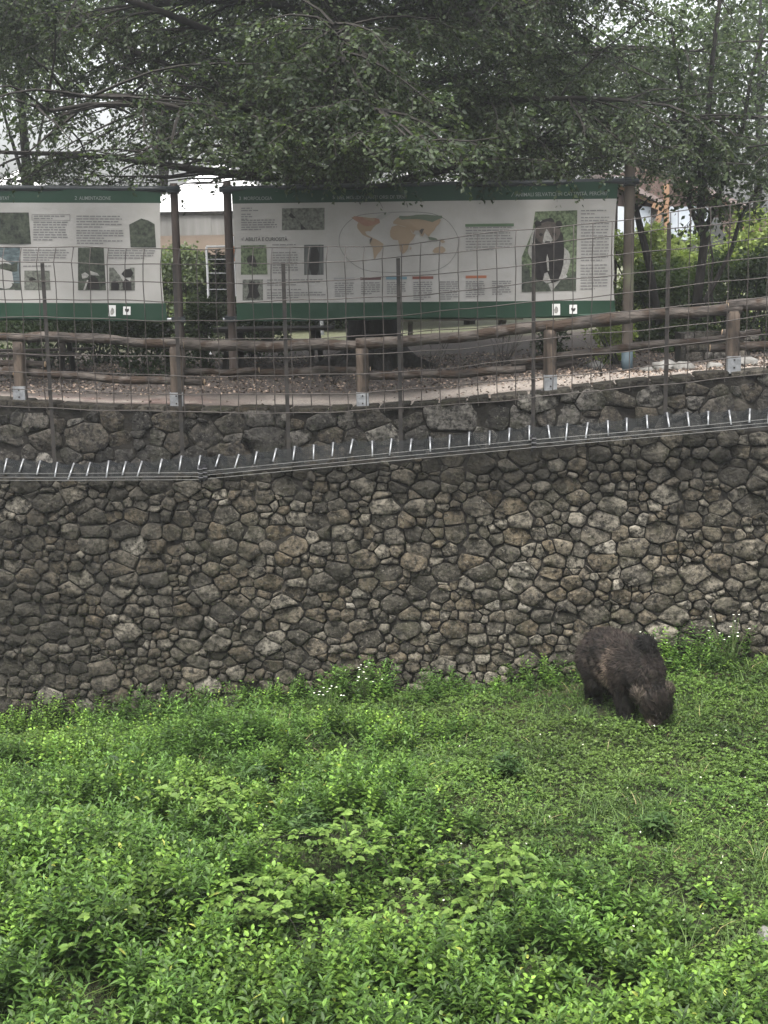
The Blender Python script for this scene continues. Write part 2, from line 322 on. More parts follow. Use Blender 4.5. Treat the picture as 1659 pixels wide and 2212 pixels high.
# ------------------------------------------------------------------ rubble walls, stone by stone
def clip_poly(P, n, d):
    out = []; m = len(P)
    for i in range(m):
        a, b = P[i], P[(i + 1) % m]; sa = a @ n - d; sb = b @ n - d
        if sa <= 0: out.append(a)
        if (sa < 0 < sb) or (sb < 0 < sa): out.append(a + (b - a) * (sa / (sa - sb)))
    return out
ANI = 1.28
def rubble(s0, s1, zlo, zhi, mw, mh, rs):
    seeds = []; z = zlo
    while z < zhi:
        h = mh * rs.uniform(.62, 1.5); s = s0 - rs.uniform(0, mw)
        while s < s1 + mw:
            wdt = mw * rs.choice([.42, .7, 1.0, 1.35, 1.95], p=[.24, .24, .20, .18, .14]) * rs.uniform(.85, 1.15)
            if wdt < mw * .85 and rs.random() < .25:
                seeds.append((s + wdt / 2, z + h * .28, wdt * .5)); seeds.append((s + wdt / 2 + rs.normal(0, .02), z + h * .78, wdt * .5))
            else: seeds.append((s + wdt / 2, z + h / 2 + rs.normal(0, h * .13), wdt))
            s += wdt
        z += h
    Q = np.array(seeds); Q[:, 1] *= ANI; pts = Q[:, :2]; wt = (Q[:, 2] * .5) ** 2 * .62
    polys = []
    for i, (p, wi) in enumerate(zip(pts, wt)):
        if not (s0 - .2 < p[0] < s1 + .2): continue
        d2 = ((pts - p) ** 2).sum(1); idx = np.where((d2 < (mw * 2.6) ** 2) & (d2 > 1e-9))[0]
        P = [p + np.array(q) for q in ((-.5, -.5), (.5, -.5), (.5, .5), (-.5, .5))]
        for j in idx[np.argsort(d2[idx])][:26]:
            n = pts[j] - p; d = (pts[j] @ pts[j] - p @ p + wi - wt[j]) / 2
            P = clip_poly(P, n, d)
            if len(P) < 3: break
        if len(P) >= 3: polys.append(np.array(P) / np.array([1.0, ANI]))
    return polys
def stone_geo(P, fpos, rs, joint, proud):
    # inset, cut corners, three rings and a crown point
    c = P.mean(0); n = len(P)
    A = 0.5 * abs(sum(P[i][0] * P[(i + 1) % n][1] - P[(i + 1) % n][0] * P[i][1] for i in range(n)))
    size = math.sqrt(A)
    if size < .05: return None
    Q = []
    for i in range(n):
        a, b = P[i - 1], P[i]; d = P[(i + 1) % n]; t = rs.uniform(.05, .20)
        Q.append(b + (a - b) * t); Q.append(b + (d - b) * t)
    R = [Q[0]]
    for q in Q[1:]:
        if np.linalg.norm(q - R[-1]) > .032: R.append(q)
    if len(R) < 5: R = Q
    R = np.array(R); c = R.mean(0); k = 1 - joint / size * rs.uniform(.5, 2.1)
    R = c + (R - c) * k + rs.normal(0, size * .032, R.shape)
    # keep inside course: mild convex pull already present
    tx, tz = rs.normal(0, .10, 2); pr = proud * rs.uniform(.30, 1.55); V = []
    nr = len(R); wob = rs.normal(0, .18, nr)
    for sc, o in ((1.0, -.05), (.985, pr * .66), (.86, pr * .94)):
        for q, wb in zip(R, wob):
            w2 = c + (q - c) * (sc - (abs(wb) * .10 if sc < .9 else 0)); dd = w2 - c
            oo = o * (1 + (wb * .35 if o > 0 else 0)) + (tx * dd[0] + tz * dd[1] if o > 0 else 0)
            if o > 0: oo += rs.normal(0, pr * .20)
            V.append(fpos(w2[0], w2[1], oo))
    V.append(fpos(c[0] + rs.normal(0, .01), c[1] + rs.normal(0, .01), pr * rs.uniform(.85, 1.2)))
    F = []
    for L_ in range(2):
        for q in range(nr): F.append((L_ * nr + q, L_ * nr + (q + 1) % nr, (L_ + 1) * nr + (q + 1) % nr, (L_ + 1) * nr + q))
    for q in range(nr): F.append((2 * nr + q, 2 * nr + (q + 1) % nr, 3 * nr))
    return V, F, size, c
def face_map(fy):
    def f(s, z, o):
        sl = (fy(s + .05) - fy(s - .05)) / .1; nn = math.hypot(1, sl)
        return (s + o * sl / nn, fy(s) - o / nn, z)
    return f
def build_wall(name, label, s0, s1, fy, zl, zh, mw, mh, joint, proud, stmat, view, top_w, seed):
    rs = np.random.default_rng(seed); root = empty(name); tag(root, label, 'stone wall')
    # mortar core
    ss = np.linspace(s0, s1, 90); V = []; F = []; f = face_map(fy)
    for s in ss:
        V += [f(s, zl(s) - .5, 0.0), f(s, zh(s) - .03, 0.0), f(s, zh(s) - .03, -top_w), f(s, zl(s) - .5, -top_w)]
    for i in range(len(ss) - 1):
        for k in range(3): F.append((4 * i + k, 4 * i + 4 + k, 4 * i + 5 + k, 4 * i + 1 + k))
    F += [(0, 1, 2, 3), tuple(4 * (len(ss) - 1) + k for k in (3, 2, 1, 0))]
    obj('mortar_core', V, F, MORTAR, root)
    zmin = min(zl(s) for s in ss); zmax = max(zh(s) for s in ss)
    polys = rubble(s0, s1, zmin - .2, zmax + .3, mw, mh, rs); got = []
    for P in polys:
        c = P.mean(0); lo, hi = float(zl(c[0])), float(zh(c[0]))
        if c[1] < lo - .25 or c[1] > hi: continue
        P2 = clip_poly(list(P), np.array([0., 1.]), hi)
        if len(P2) < 3: continue
        g = stone_geo(np.array(P2), f, rs, joint, proud)
        if g: got.append(g)
    def shown(g): return view[0] < g[3][0] < view[1] and g[3][1] > float(zl(g[3][0])) + .12
    got.sort(key=lambda g: (not shown(g), -g[2]))
    for g in got[:296]: obj('stone', g[0], g[1], stmat, root, True)
    rest = MB()
    for g in got[296:]: rest.add(g[0], g[1])
    if rest.V:
        o = rest.obj('small_stones', stmat, root, True); o['kind'] = 'stuff'
    print(name, len(got)); return root
low = build_wall('retaining_wall', 'tall irregular rubble stone wall rising behind the bear from the greenery to the spikes', -8.2, 8.2, lowY,
                 lambda s: np.interp(s, _fx, _fz), ledgeZ, .238, .168, .0100, .055, STONE_LOW, (-5.9, 5.9), .5, 3)
upw = build_wall('terrace_wall', 'low dark rubble stone wall above the spikes, carrying the log rail fence', -8.2, 8.2, wallY,
                 lambda s: ledgeZ(s) - .12, lambda s: rimZ(s) + .0, .42, .25, .009, .032, STONE_UP, (-5.8, 5.7), .45, 5)
# flat coping stones along the rim
COPE = stone_mat('mossy_coping', (.024, .022, .018), (.008, .007, .006), (.07, .063, .05), (.018, .019, .009))
rs = np.random.default_rng(11); s = -7.5; cop = 0; f = face_map(wallY)
while s < 7.5:
    wd = rs.uniform(.28, .62); z = float(rimZ(s + wd / 2)); h = rs.uniform(.02, .045); V = []
    outl = [(0.02, -.38), (wd * .3, -.40), (wd * .72, -.40), (wd - .02, -.37), (wd - .015, -.1), (wd - .02, .03), (wd * .6, .05 + rs.normal(0, .02)), (wd * .3, .045 + rs.normal(0, .02)), (.02, .03), (.015, -.1)]
    for zz, sc in ((z - .04, 1), (z + h * .6, 1), (z + h, .9)):
        for a_, o_ in outl: V.append(f(s + wd / 2 + (a_ - wd / 2) * sc, zz + rs.normal(0, .005) + (float(rimZ(s + a_)) - z), o_ * sc))
    F = [(L_ * 10 + q, L_ * 10 + (q + 1) % 10, (L_ + 1) * 10 + (q + 1) % 10, (L_ + 1) * 10 + q) for L_ in range(2) for q in range(10)] + [tuple(range(20, 30))]
    obj('coping_stone', V, F, COPE, upw, True); s += wd

# ------------------------------------------------------------------ spiked netting barrier on the ledge
bar = empty('spiked_barrier'); tag(bar, 'row of short shiny steel rods with dark netting along the top of the tall wall', 'barrier')
AP = [(-57, 990), (-21, 990), (15, 990.6), (51, 991.6), (87, 995.5), (124, 998.8), (160, 1000.5), (195, 998.8), (235, 995.5), (272, 997.2), (307, 996.2), (350, 991.6), (392, 985), (433, 984), (474, 982.3), (516, 981.7),
      (555, 976), (597, 969), (637, 964), (678, 961), (720, 956), (762, 949), (804, 952.5), (846, 947.6), (889, 948.6), (929, 944.3), (972, 939.3), (1014, 933.4), (1058, 931), (1101, 925), (1143.5, 919.5), (1184, 918.5),
      (1225.5, 915), (1270, 913), (1313, 908.6), (1354, 903), (1397, 897), (1441, 891.7), (1485, 890.7), (1530, 888.7), (1575, 886.4), (1620, 883.2), (1662, 880), (1705, 877)]
apex = [curve_at(x, y, lambda X: lowY(X) - .02) for x, y in AP]
def wn(X, o=1.0):
    sl = -0.115 + .012 * X; nn = math.hypot(1, sl); return np.array([sl / nn * o, -o / nn, 0])
for p in apex:
    j = rng.normal(0, .020, 3)
    m = MB(); tip = p + wn(p[0], .15) + np.array([0, 0, -.18]) + j; m.tube([p, tip], .0125, 8); rod = m.obj('steel_rod', GALV, bar, True)
    m = MB(); m.tube([tip, tip + (tip - p) * .04], .0130, 8); m.obj('rod_tip', BLACKM, rod)
    m = MB(); back = p + wn(p[0], -.34) + np.array([0, 0, -.12]); m.bar(p - np.array([0, 0, .015]), back, .05, .05); m.obj('support_arm', BLACKM, bar)
# net: real strands, sagging between the rods
net = MB(); NET = mat('dark_net', (0.008, 0.0096, 0.0104), (0.014, 0.016, 0.0168), 8, .7)
rowsn = 9; prev = None; fine = []
for k in range(len(apex) - 1):
    for t in np.linspace(0, 1, 9)[:-1]:
        p = apex[k] * (1 - t) + apex[k + 1] * t; sag = math.sin(math.pi * t) * .03
        fine.append((p - np.array([0, 0, sag]), t))
pts_rows = []
for r_ in range(rowsn):
    u = r_ / (rowsn - 1); pts_rows.append([p + wn(p[0], .09 * u) + np.array([0, 0, -.215 * u - .02 * math.sin(math.pi * t) * u]) for p, t in fine])
wth = .0026
def ribbon(a, b, nrm):
    d = b - a; sd = np.cross(d, nrm); sd = sd / (np.linalg.norm(sd) + 1e-9) * wth; return [a - sd, a + sd, b + sd, b - sd]
for r_ in range(rowsn):
    R_ = pts_rows[r_]
    for q in range(len(R_) - 1): net.add(ribbon(R_[q], R_[q + 1], np.array([0, -1., .2])), [(0, 1, 2, 3)])
for q in range(len(fine)):
    for r_ in range(rowsn - 1): net.add(ribbon(pts_rows[r_][q], pts_rows[r_ + 1][q], np.array([0, -1., .2])), [(0, 1, 2, 3)])
    if q < len(fine) - 1:
        for r_ in range(rowsn - 1):
            net.add(ribbon(pts_rows[r_][q], pts_rows[r_ + 1][q + 1], np.array([0, -1., .2])), [(0, 1, 2, 3)])
net.obj('netting', NET, bar)
# tension wires and their two stand-off insulators
def wire_path(pts, off): return [curve_at(x, y, lambda X: lowY(X) - off) for x, y in pts]
for dy in (0, 8.5, 15):
    A = wire_path([(-200, 1022 + dy), (100, 1023 + dy), (430, 1021 + dy)], .30); m = MB(); m.tube(A, .0036, 5); m.obj('tension_wire', GALVW, bar)
for dy in (0, 9, 17):
    A = wire_path([(430, 1019 + dy), (800, 983 + dy), (1152, 950 + dy)], .30); m = MB(); m.tube(A, .0036, 5); m.obj('tension_wire', GALVW, bar)
    A = wire_path([(1152, 950 + dy), (1450, 925 + dy * .9), (1800, 892 + dy * .9)], .30); m = MB(); m.tube(A, .0036, 5); m.obj('tension_wire', GALVW, bar)
for (x, y) in ((430, 1005), (440, 1003), (1150, 938)):
    p = curve_at(x, y, lambda X: lowY(X) - .28); m = MB(); m.tube([p, p + np.array([0, 0, -.24])], .014, 6); m.tube([p + np.array([0, .28, -.05]), p + np.array([0, 0, -.05])], .012, 6)
    for q in (.06, .12, .18): m.tube([p + np.array([-.012, -.02, -q]), p + np.array([.05, -.03, -q])], .017, 6)
    m.obj('wire_standoff', BLACKM, bar)

# ------------------------------------------------------------------ welded mesh fence
mf = empty('wire_mesh_fence'); tag(mf, 'tall see-through welded wire fence on dark steel posts, in front of the log rails', 'fence')
def mfY(X): return lowY(X) + .12
POSTS = [(-190, 575, -180, 985), (92, 568, 114, 990), (378, 572, 386, 980), (612, 567.5, 622, 966), (861, 557.6, 862, 938), (1153.5, 525, 1150, 918), (1445, 486, 1438, 890), (1740, 440, 1735, 862)]
for xt, yt, xb, yb in POSTS:
    a = curve_at(xt, yt, mfY); b = curve_at(xb, yb, mfY); b[0] += (a[0] - b[0]) * .6; m = MB()
    b[2] = min(b[2], float(ledgeZ(b[0])) + .0); cx, cy = a[0], a[1]
    m.box(((a[0] + b[0]) / 2, (a[1] + b[1]) / 2, (a[2] + b[2]) / 2), (.055, .008, a[2] - b[2])); m.box(((a[0] + b[0]) / 2, (a[1] + b[1]) / 2 + .024, (a[2] + b[2]) / 2), (.009, .042, a[2] - b[2]))
    m.obj('post', STEEL_D, mf)
_tx, _tz = interp([(-200, 563), (0, 566), (236, 569), (466, 572), (697, 566), (863, 556.6), (1015, 543), (1157, 526.4), (1371, 505), (1501, 489.7), (1659, 470.6), (1800, 452)], lambda X: mfY(X) - .03)
_bx, _bz = interp([(-200, 530), (0, 534), (466, 537.8), (697, 534), (888, 527), (1015, 508), (1155, 494.7), (1371, 471), (1501, 452.6), (1659, 433.5), (1800, 415)], lambda X: mfY(X) - .03)
def mtop(X): return float(np.interp(X, _tx, _tz))
NROW = 9; CELL = .262
xsw = []; X = -7.0
while X < 7.0: xsw.append(X); X += .262 + random.uniform(-.006, .006)
def mesh_pt(X, r):                               # r = row under the main top; -1 is the bent-over top strand
    jz = .010 * math.sin(X * 2.1 + r * 1.7) + .006 * math.sin(X * 5.3 + r)
    jy = .020 * math.sin(X * 1.3 + r * .9)
    if r < 0: return np.array([X + .02, mfY(X) - .03 + .10, float(np.interp(X, _bx, _bz)) + jz])
    return np.array([X + .006 * math.sin(X * 3 + r * 2), mfY(X) - .03 + jy, mtop(X) - CELL * r * 1.0 + jz])
wr = .0072
for r_ in range(-1, NROW):
    m = MB(); m.tube([mesh_pt(X, r_) for X in np.linspace(-7, 7, 110)], wr, 5); m.obj('horizontal_wire', WIRE, mf)
for X in xsw:
    m = MB(); e = random.uniform(-.02, .05); P_ = [mesh_pt(X, r_) for r_ in range(-1, NROW)]; P_.append(P_[-1] + np.array([0, 0, -.05 + e])); m.tube(P_, wr, 5); m.obj('vertical_wire', WIRE, mf)

# ------------------------------------------------------------------ log rail fence
lf = empty('log_rail_fence'); tag(lf, 'rustic fence of round logs on short posts in steel shoes along the path', 'fence')
def rfY(X): return wallY(X) + .17
def log(x0, y0, x1, y1, r, dY=0.0, name='rail', ends=None, m_=None):
    a = curve_at(x0, y0, lambda X: rfY(X) + dY); b = curve_at(x1, y1, lambda X: rfY(X) + dY); n = 26; P_ = []; R_ = []
    ph = random.uniform(0, 6); L_ = np.linalg.norm(b - a)
    for k in range(n):
        t = k / (n - 1); p = a * (1 - t) + b * t
        p = p + np.array([0, .015 * math.sin(t * 5 + ph), .018 * math.sin(t * 6.3 + ph) + .008 * math.sin(t * 17 + ph)]); P_.append(p); R_.append(r * (1.06 - .12 * t + .06 * math.sin(t * 9 + ph) + random.uniform(-.06, .06)))
    m = MB(); m.tube(P_, R_, 12); m.M[-2:] = [1, 1]
    return m.obj(name, [m_ or LOG, CUTWOOD], lf, True)
for x, yt, yb, r in ((-340, 738, 852, .09), (40, 738, 868, .095), (380, 748, 887, .10), (782, 752, 885, .093), (1188, 712, 850, .095), (1584, 672, 806, .10), (1985, 640, 775, .1)):
    a = curve_at(x, yt, rfY); b = curve_at(x, yb - 4, rfY); b = np.array([b[0] * .3 + a[0] * .7, b[1], float(rimZ(a[0])) + .02]); a[1] = b[1]
    m = MB(); zs = np.linspace(0, 1, 7); m.tube([b + (a - b) * t for t in zs], [r * (1 + random.uniform(-.03, .03)) for t in zs], 12); po = m.obj('fence_post', POSTWOOD, lf, True)
    m = MB(); c = b + np.array([0, -r - .006, .11]); m.box(c, (r * 1.75, .010, .22)); m.box(b + np.array([-r * .9, -.05, .11]), (.008, .13, .22)); m.box(b + np.array([r * .9, -.05, .11]), (.008, .13, .22)); m.box(b + np.array([0, -.02, -.012]), (r * 2.4, r * 2.6, .012))
    m.obj('steel_shoe', GALV, po)
    m = MB(); m.tube([c + np.array([0, -.004, .06]), c + np.array([0, -.018, .06])], .014, 6); m.tube([c + np.array([0, -.004, -.05]), c + np.array([0, -.018, -.05])], .014, 6); m.obj('bolt', STEEL_D, po)
for a in ((-360, 712, 82, 729, .062), (62, 727, 400, 742, .070), (386, 744, 792, 748, .078), (770, 748, 1200, 703, .080), (1180, 704, 1602, 664, .082), (1572, 665, 1990, 630, .082)):
    log(*a)
for a in ((-300, 774, 98, 786, .052, .20), (-330, 792, 30, 806, .045, .10), (8, 803, 442, 827, .058, .14), (372, 806, 560, 799, .048, .16), (500, 803, 800, 801, .055, .22), (770, 816, 1135, 797, .060, .16), (1090, 800, 1245, 781, .055, .24),
          (1104, 779, 1598, 727, .052, .16), (1533, 748, 1990, 738, .060, .20), (1560, 722, 1642, 719, .045, .3)):
    log(*a)

# ------------------------------------------------------------------ banners
BA, BB = 23.2, -.085                             # plane of the banners: Y = 23.2 - .085 X
VINYL_W = mat('banner_vinyl_white', (0.219, 0.2145, 0.1993), (0.2496, 0.2453, 0.2321), 2.5, .55, .15, 9)  # white greyed for dirt and for the canopy shade on it
VINYL_G = mat('banner_vinyl_green', (0.007115, 0.02609, 0.01423), (0.00901, 0.03083, 0.01708), 2, .5, .1, 8)  # green darkened throughout to carry the canopy shade on the header
INK_L = mat('ink_pale', (0.1386, 0.1518, 0.1419)); INK_D = mat('ink_dark', (0.0275, 0.029, 0.0275)); INK_T = mat('ink_text_grey', (0.1, 0.1, 0.0975), (0.13, 0.13, 0.125), 60)
P_DARK = mat('print_dark_foliage', (.006, .008, .007), (.055, .065, .045), 16, .5, detail=9)
P_GREEN = mat('print_grass', (.010, .018, .008), (.12, .15, .085), 22, .5, detail=9)
P_GREY = mat('print_grey_field', (.025, .028, .022), (.13, .135, .115), 20, .5, detail=9)
P_BLUE = mat('print_lake', (0.01925, 0.03025, 0.033), (0.099, 0.1265, 0.132), 16, .5, detail=8, stretch=(.5, 1, 1.5))
P_BEAR = mat('print_bear_dark', (.005, .0045, .0045), (.014, .012, .011), 14, .5)
P_BEARL = mat('print_bear_brown', (0.033, 0.0275, 0.0231), (0.066, 0.055, 0.04675), 18, .5)
P_ROCK = mat('print_pale_rock', (0.124, 0.124, 0.1147), (0.248, 0.2418, 0.2232), 24, .5)
P_TRUNK = mat('print_tree_trunks', (0.012, 0.0132, 0.0132), (0.084, 0.09, 0.084), 7, .5, stretch=(6, 6, .3))
MAP_T = mat('map_tan', (0.189, 0.144, 0.099)); MAP_R = mat('map_red', (.17, .095, .070), (.20, .12, .09), 20); MAP_G = mat('map_green', (0.078, 0.096, 0.069)); MAP_B = mat('map_black', (.05, .045, .04)); MAP_P = mat('map_pale', (0.204, 0.204, 0.192))
BARC = {'grey': mat('bar_grey', (0.168, 0.168, 0.168)), 'maroon': mat('bar_maroon', (0.07, 0.0385, 0.0385)), 'blue': mat('bar_blue', (0.084, 0.14, 0.168)), 'brown': mat('bar_brown', (0.119, 0.0455, 0.035)), 'orange': mat('bar_orange', (0.2232, 0.0868, 0.0496)), 'green': mat('bar_green', (0.06, 0.096, 0.054))}
def ripple(X, Z):
    return .018 * math.sin(X * 2.3 + Z * .9) + .008 * math.sin(X * 6.1 + Z * 3) + .030 * math.exp(-(Z - 1.25) ** 2 * 6) * math.sin(X * 3.7 + 1)
def bp_(x, y, off=0.0):
    p = on(x, y, BA, BB); rp = ripple(p[0], p[2]); return on(x, y, BA, BB, rp - off)
def sheet(name, quad, mats, parent, nxs=60, nys=16, off=0.0, band=None):
    # quad given by functions of v: left x(v), right x(v), y(u,v)
    lx, rx, yy = quad; V = []; F = []; MI = []
    for j in range(nys + 1):
        v = j / nys
        for i in range(nxs + 1): u = i / nxs; x = lx(v) * (1 - u) + rx(v) * u; V.append(bp_(x, yy(u, v), off))
    for j in range(nys):
        for i in range(nxs):
            a = j * (nxs + 1) + i; F.append((a, a + nxs + 1, a + nxs + 2, a + 1)); MI.append(0)
    return obj(name, V, F, mats, parent, True, MI)
def poly_print(name, layers, parent, base=.004):     # layers: list of (points, material)
    mats = []; V = []; F = []; MI = []
    for li, (pts, m_) in enumerate(layers):
        if m_ not in mats: mats.append(m_)
        k = len(V); V += [bp_(x, y, base + li * .0025) for x, y in pts]; F.append(tuple(range(k, k + len(pts)))); MI.append(mats.index(m_))
    return obj(name, V, F, mats, parent, False, MI)
def text_on(name, s_, x, y, h, m_, parent, slope=0.0, wfit=None, off=.006, shear=0.0, bold=.012):
    cu = bpy.data.curves.new('t', 'FONT'); cu.body = s_; cu.size = 1.0; cu.offset = bold; cu.shear = shear; o = bpy.data.objects.new('t', cu); COL.objects.link(o)
    dg = bpy.context.evaluated_depsgraph_get(); me = bpy.data.meshes.new_from_object(o.evaluated_get(dg)); COL.objects.unlink(o); bpy.data.objects.remove(o)
    vs = [v.co.copy() for v in me.vertices]; F = [tuple(p.vertices) for p in me.polygons]
    mxx = max(v.x for v in vs); sy = h / .72; sx = wfit / mxx if wfit else sy
    V = [bp_(x + v.x * sx, y - v.y * sy - slope * v.x * sx, off) for v in vs]
    return obj(name, V, F, m_, parent)
def body_text(par, x0, x1, y, lines, step, h=2.3, slope=-.012, last=.6, rs=random):
    mb = MB()
    for k in range(lines):
        xe = x1 - (rs.random() * .08 + (0 if k < lines - 1 else 1 - last)) * (x1 - x0); x = x0; yy = y + k * step
        while x < xe - 2:
            wl = min(rs.uniform(4, 15), xe - x); yk = yy + slope * (x - x0)
            V = [bp_(x, yk + h / 2, .006), bp_(x + wl, yk + h / 2 + slope * wl, .006), bp_(x + wl, yk - h / 2 + slope * wl, .006), bp_(x, yk - h / 2, .006)]
            mb.add(V, [(0, 1, 2, 3)]); x += wl + 2.0
    if mb.V: mb.obj('text_paragraph', INK_T, par)
# right banner
rb = empty('information_banner'); tag(rb, 'wide white and green information banner with a world map and a bear portrait', 'banner', 'information banners hung between poles')
def yt(x): return 408 + (x - 502) * (391.5 - 408) / 833
def yw0(x): return 440 + (x - 502) * (429 - 440) / 833      # green/white border
def yw1(x): return 655 + (x - 512) * (649 - 655) / 818
def ybm(x): return 692 + (x - 512) * (681 - 692) / 818 + 2.5 * math.sin((x - 512) / 75)
def edgeL(y): return 499 + 13 * ((y - 400) / 290) ** .8
def edgeR(y): return 1336 - 9 * math.sin((y - 391) / 290 * math.pi * .9) * 1.1 - (3 if y > 600 else 0)
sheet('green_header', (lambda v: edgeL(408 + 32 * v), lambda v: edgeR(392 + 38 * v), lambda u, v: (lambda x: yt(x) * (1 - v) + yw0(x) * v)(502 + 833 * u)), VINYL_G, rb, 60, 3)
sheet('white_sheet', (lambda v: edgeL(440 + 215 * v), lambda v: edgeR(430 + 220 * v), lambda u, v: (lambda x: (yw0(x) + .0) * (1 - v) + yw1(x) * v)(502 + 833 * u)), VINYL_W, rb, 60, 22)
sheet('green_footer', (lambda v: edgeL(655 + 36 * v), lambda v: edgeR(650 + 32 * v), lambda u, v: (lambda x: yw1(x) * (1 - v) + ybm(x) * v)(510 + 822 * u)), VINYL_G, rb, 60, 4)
def photo(name, x0, y0, x1, y1, m_, extra=(), parent=None, sl=-.012, skew=0):
    w_ = x1 - x0; return poly_print(name, [([(x0, y1), (x0 + w_ / 2, y1 + sl * w_ / 2), (x1 + skew, y1 + sl * w_), (x1, y0 + sl * w_), (x0 + w_ / 2, y0 + sl * w_ / 2), (x0, y0)], m_)] + list(extra), parent)
def rel(x0, y0, x1, y1, pts): return [(x0 + (x1 - x0) * a, y0 + (y1 - y0) * b) for a, b in pts]
BEARWALK = [(.02, .30), (.10, .12), (.22, .08), (.30, .14), (.42, .10), (.60, .14), (.80, .30), (.90, .55), (.92, .92), (.80, .97), (.76, .70), (.58, .66), (.50, .95), (.38, .97), (.36, .60), (.24, .42), (.12, .44)]
photo('printed_photo', 609, 450, 701, 497.5, P_GREY, [(rel(622, 452, 696, 497, BEARWALK)[::-1], P_BEAR)], rb)
photo('printed_photo', 520.5, 530, 575, 593.5, P_GREEN, [(rel(532, 550, 562, 577, [(0, .3), (.2, .12), (.5, 0), (.85, .12), (1, .5), (.95, .9), (.6, 1), (.3, .9), (.1, .7)])[::-1], P_BEAR)], rb, skew=3)
photo('printed_photo', 657, 529, 699, 594, P_TRUNK, [(rel(668, 530, 690, 594, [(.2, .05), (.7, 0), (1, .3), (.95, .8), (.8, 1), (.2, 1), (0, .7), (.1, .3)])[::-1], P_BEAR)], rb)
photo('printed_photo', 524, 604, 568, 649, P_GREY, [(rel(532, 606, 562, 646, [(.1, .2), (.4, 0), (.7, .15), (1, .1), (.8, .45), (1, .8), (.7, 1), (.3, .9), (0, 1), (.2, .6)])[::-1], P_BEAR)], rb)
# the bear portrait
PX0, PX1 = 1127, 1245
layers = [([(1127, 631), (1244, 628), (1247, 454), (1156, 457), (1150, 500), (1127, 555)], P_GREEN),
          ([(1132, 630), (1160, 585), (1140, 545), (1150, 500), (1165, 478), (1195, 466), (1222, 472), (1236, 500), (1238, 545), (1225, 590), (1215, 600), (1190, 632)], P_ROCK),
          ([(1127, 631), (1244, 628), (1245, 585), (1222, 600), (1180, 612), (1150, 590), (1127, 565)], P_DARK),
          ([(1163, 611), (1153, 590), (1150, 545), (1152, 510), (1156, 492), (1172, 475), (1190, 470), (1204, 478), (1216, 500), (1219, 540), (1217, 570), (1212, 590), (1205, 607), (1192, 612), (1183, 588), (1176, 590), (1172, 608)], P_BEAR),
          ([(1162, 520), (1155, 508), (1156, 495), (1166, 483), (1182, 478), (1198, 480), (1208, 490), (1211, 502), (1206, 515), (1196, 524), (1186, 530), (1174, 528)], P_BEARL),
          ([(1157, 490), (1154, 481), (1160, 475), (1168, 479), (1170, 487)], P_BEAR), ([(1200, 486), (1202, 478), (1210, 476), (1215, 484), (1210, 494)], P_BEAR),
          ([(1172, 524), (1176, 504), (1181, 494), (1187, 504), (1194, 518), (1188, 526)], P_ROCK), ([(1175, 529), (1178, 521), (1188, 521), (1190, 529), (1182, 534)], P_BEAR),
          ([(1164, 507), (1168, 503), (1173, 506), (1169, 511)], P_BEAR), ([(1192, 505), (1197, 502), (1202, 506), (1197, 510)], P_BEAR),
          ([(1183, 585), (1180, 560), (1182, 548), (1185, 560), (1186, 585)], P_ROCK)]
poly_print('bear_portrait', [(p if True else p, m_) for p, m_ in layers], rb)
# world map
c0 = (862, 523); LN = []
OV = [(785, 461), (915, 456), (962, 470), (985, 500), (992, 523), (986, 548), (965, 575), (930, 588), (800, 589), (762, 572), (738, 545), (731, 522), (736, 497), (758, 473)]
def loop_smooth(P, it=2):
    for _ in range(it):
        Q = []
        for i in range(len(P)):
            a, b = P[i], P[(i + 1) % len(P)]; Q += [(a[0] * .75 + b[0] * .25, a[1] * .75 + b[1] * .25), (a[0] * .25 + b[0] * .75, a[1] * .25 + b[1] * .75)]
        P = Q
    return P
OVs = loop_smooth([(x, y) for x, y in OV], 2); mb = MB()
for i in range(len(OVs)):
    a, b = OVs[i], OVs[(i + 1) % len(OVs)]; dx, dy = b[0] - a[0], b[1] - a[1]; l_ = math.hypot(dx, dy) + 1e-6; nx_, ny_ = -dy / l_ * .65, dx / l_ * .65
    mb.add([bp_(a[0] - nx_, a[1] - ny_, .005), bp_(a[0] + nx_, a[1] + ny_, .005), bp_(b[0] + nx_, b[1] + ny_, .005), bp_(b[0] - nx_, b[1] - ny_, .005)], [(0, 1, 2, 3)])
mb.obj('map_outline', INK_T, rb)
def cc(pts, sx=3.0246, ox=466.3, oy=384.0): return [(ox + a / sx, oy + b / sx) for a, b in pts]     # from an enlarged reading of the map
namer = cc([(885, 262), (905, 250), (960, 255), (1010, 262), (1040, 262), (1068, 270), (1072, 295), (1045, 310), (1030, 325), (1015, 345), (1008, 352), (1000, 348), (975, 352), (985, 372), (1010, 385), (1030, 395), (1020, 398), (990, 388), (958, 372), (940, 350), (925, 330), (922, 310), (930, 292), (905, 275)])
namer_red = cc([(890, 262), (910, 252), (960, 256), (1010, 264), (1040, 262), (1068, 270), (1072, 292), (1050, 300), (1020, 312), (985, 318), (960, 310), (935, 290), (905, 275)])
samer = cc([(1012, 395), (1040, 398), (1070, 415), (1095, 432), (1090, 455), (1075, 480), (1060, 495), (1048, 515), (1040, 535), (1032, 530), (1030, 500), (1025, 460), (1008, 435), (1005, 415)])
africa = cc([(1150, 320), (1190, 308), (1225, 318), (1265, 328), (1285, 365), (1305, 372), (1290, 400), (1262, 430), (1255, 465), (1235, 490), (1215, 498), (1205, 480), (1198, 440), (1190, 408), (1160, 405), (1140, 385), (1138, 350)])
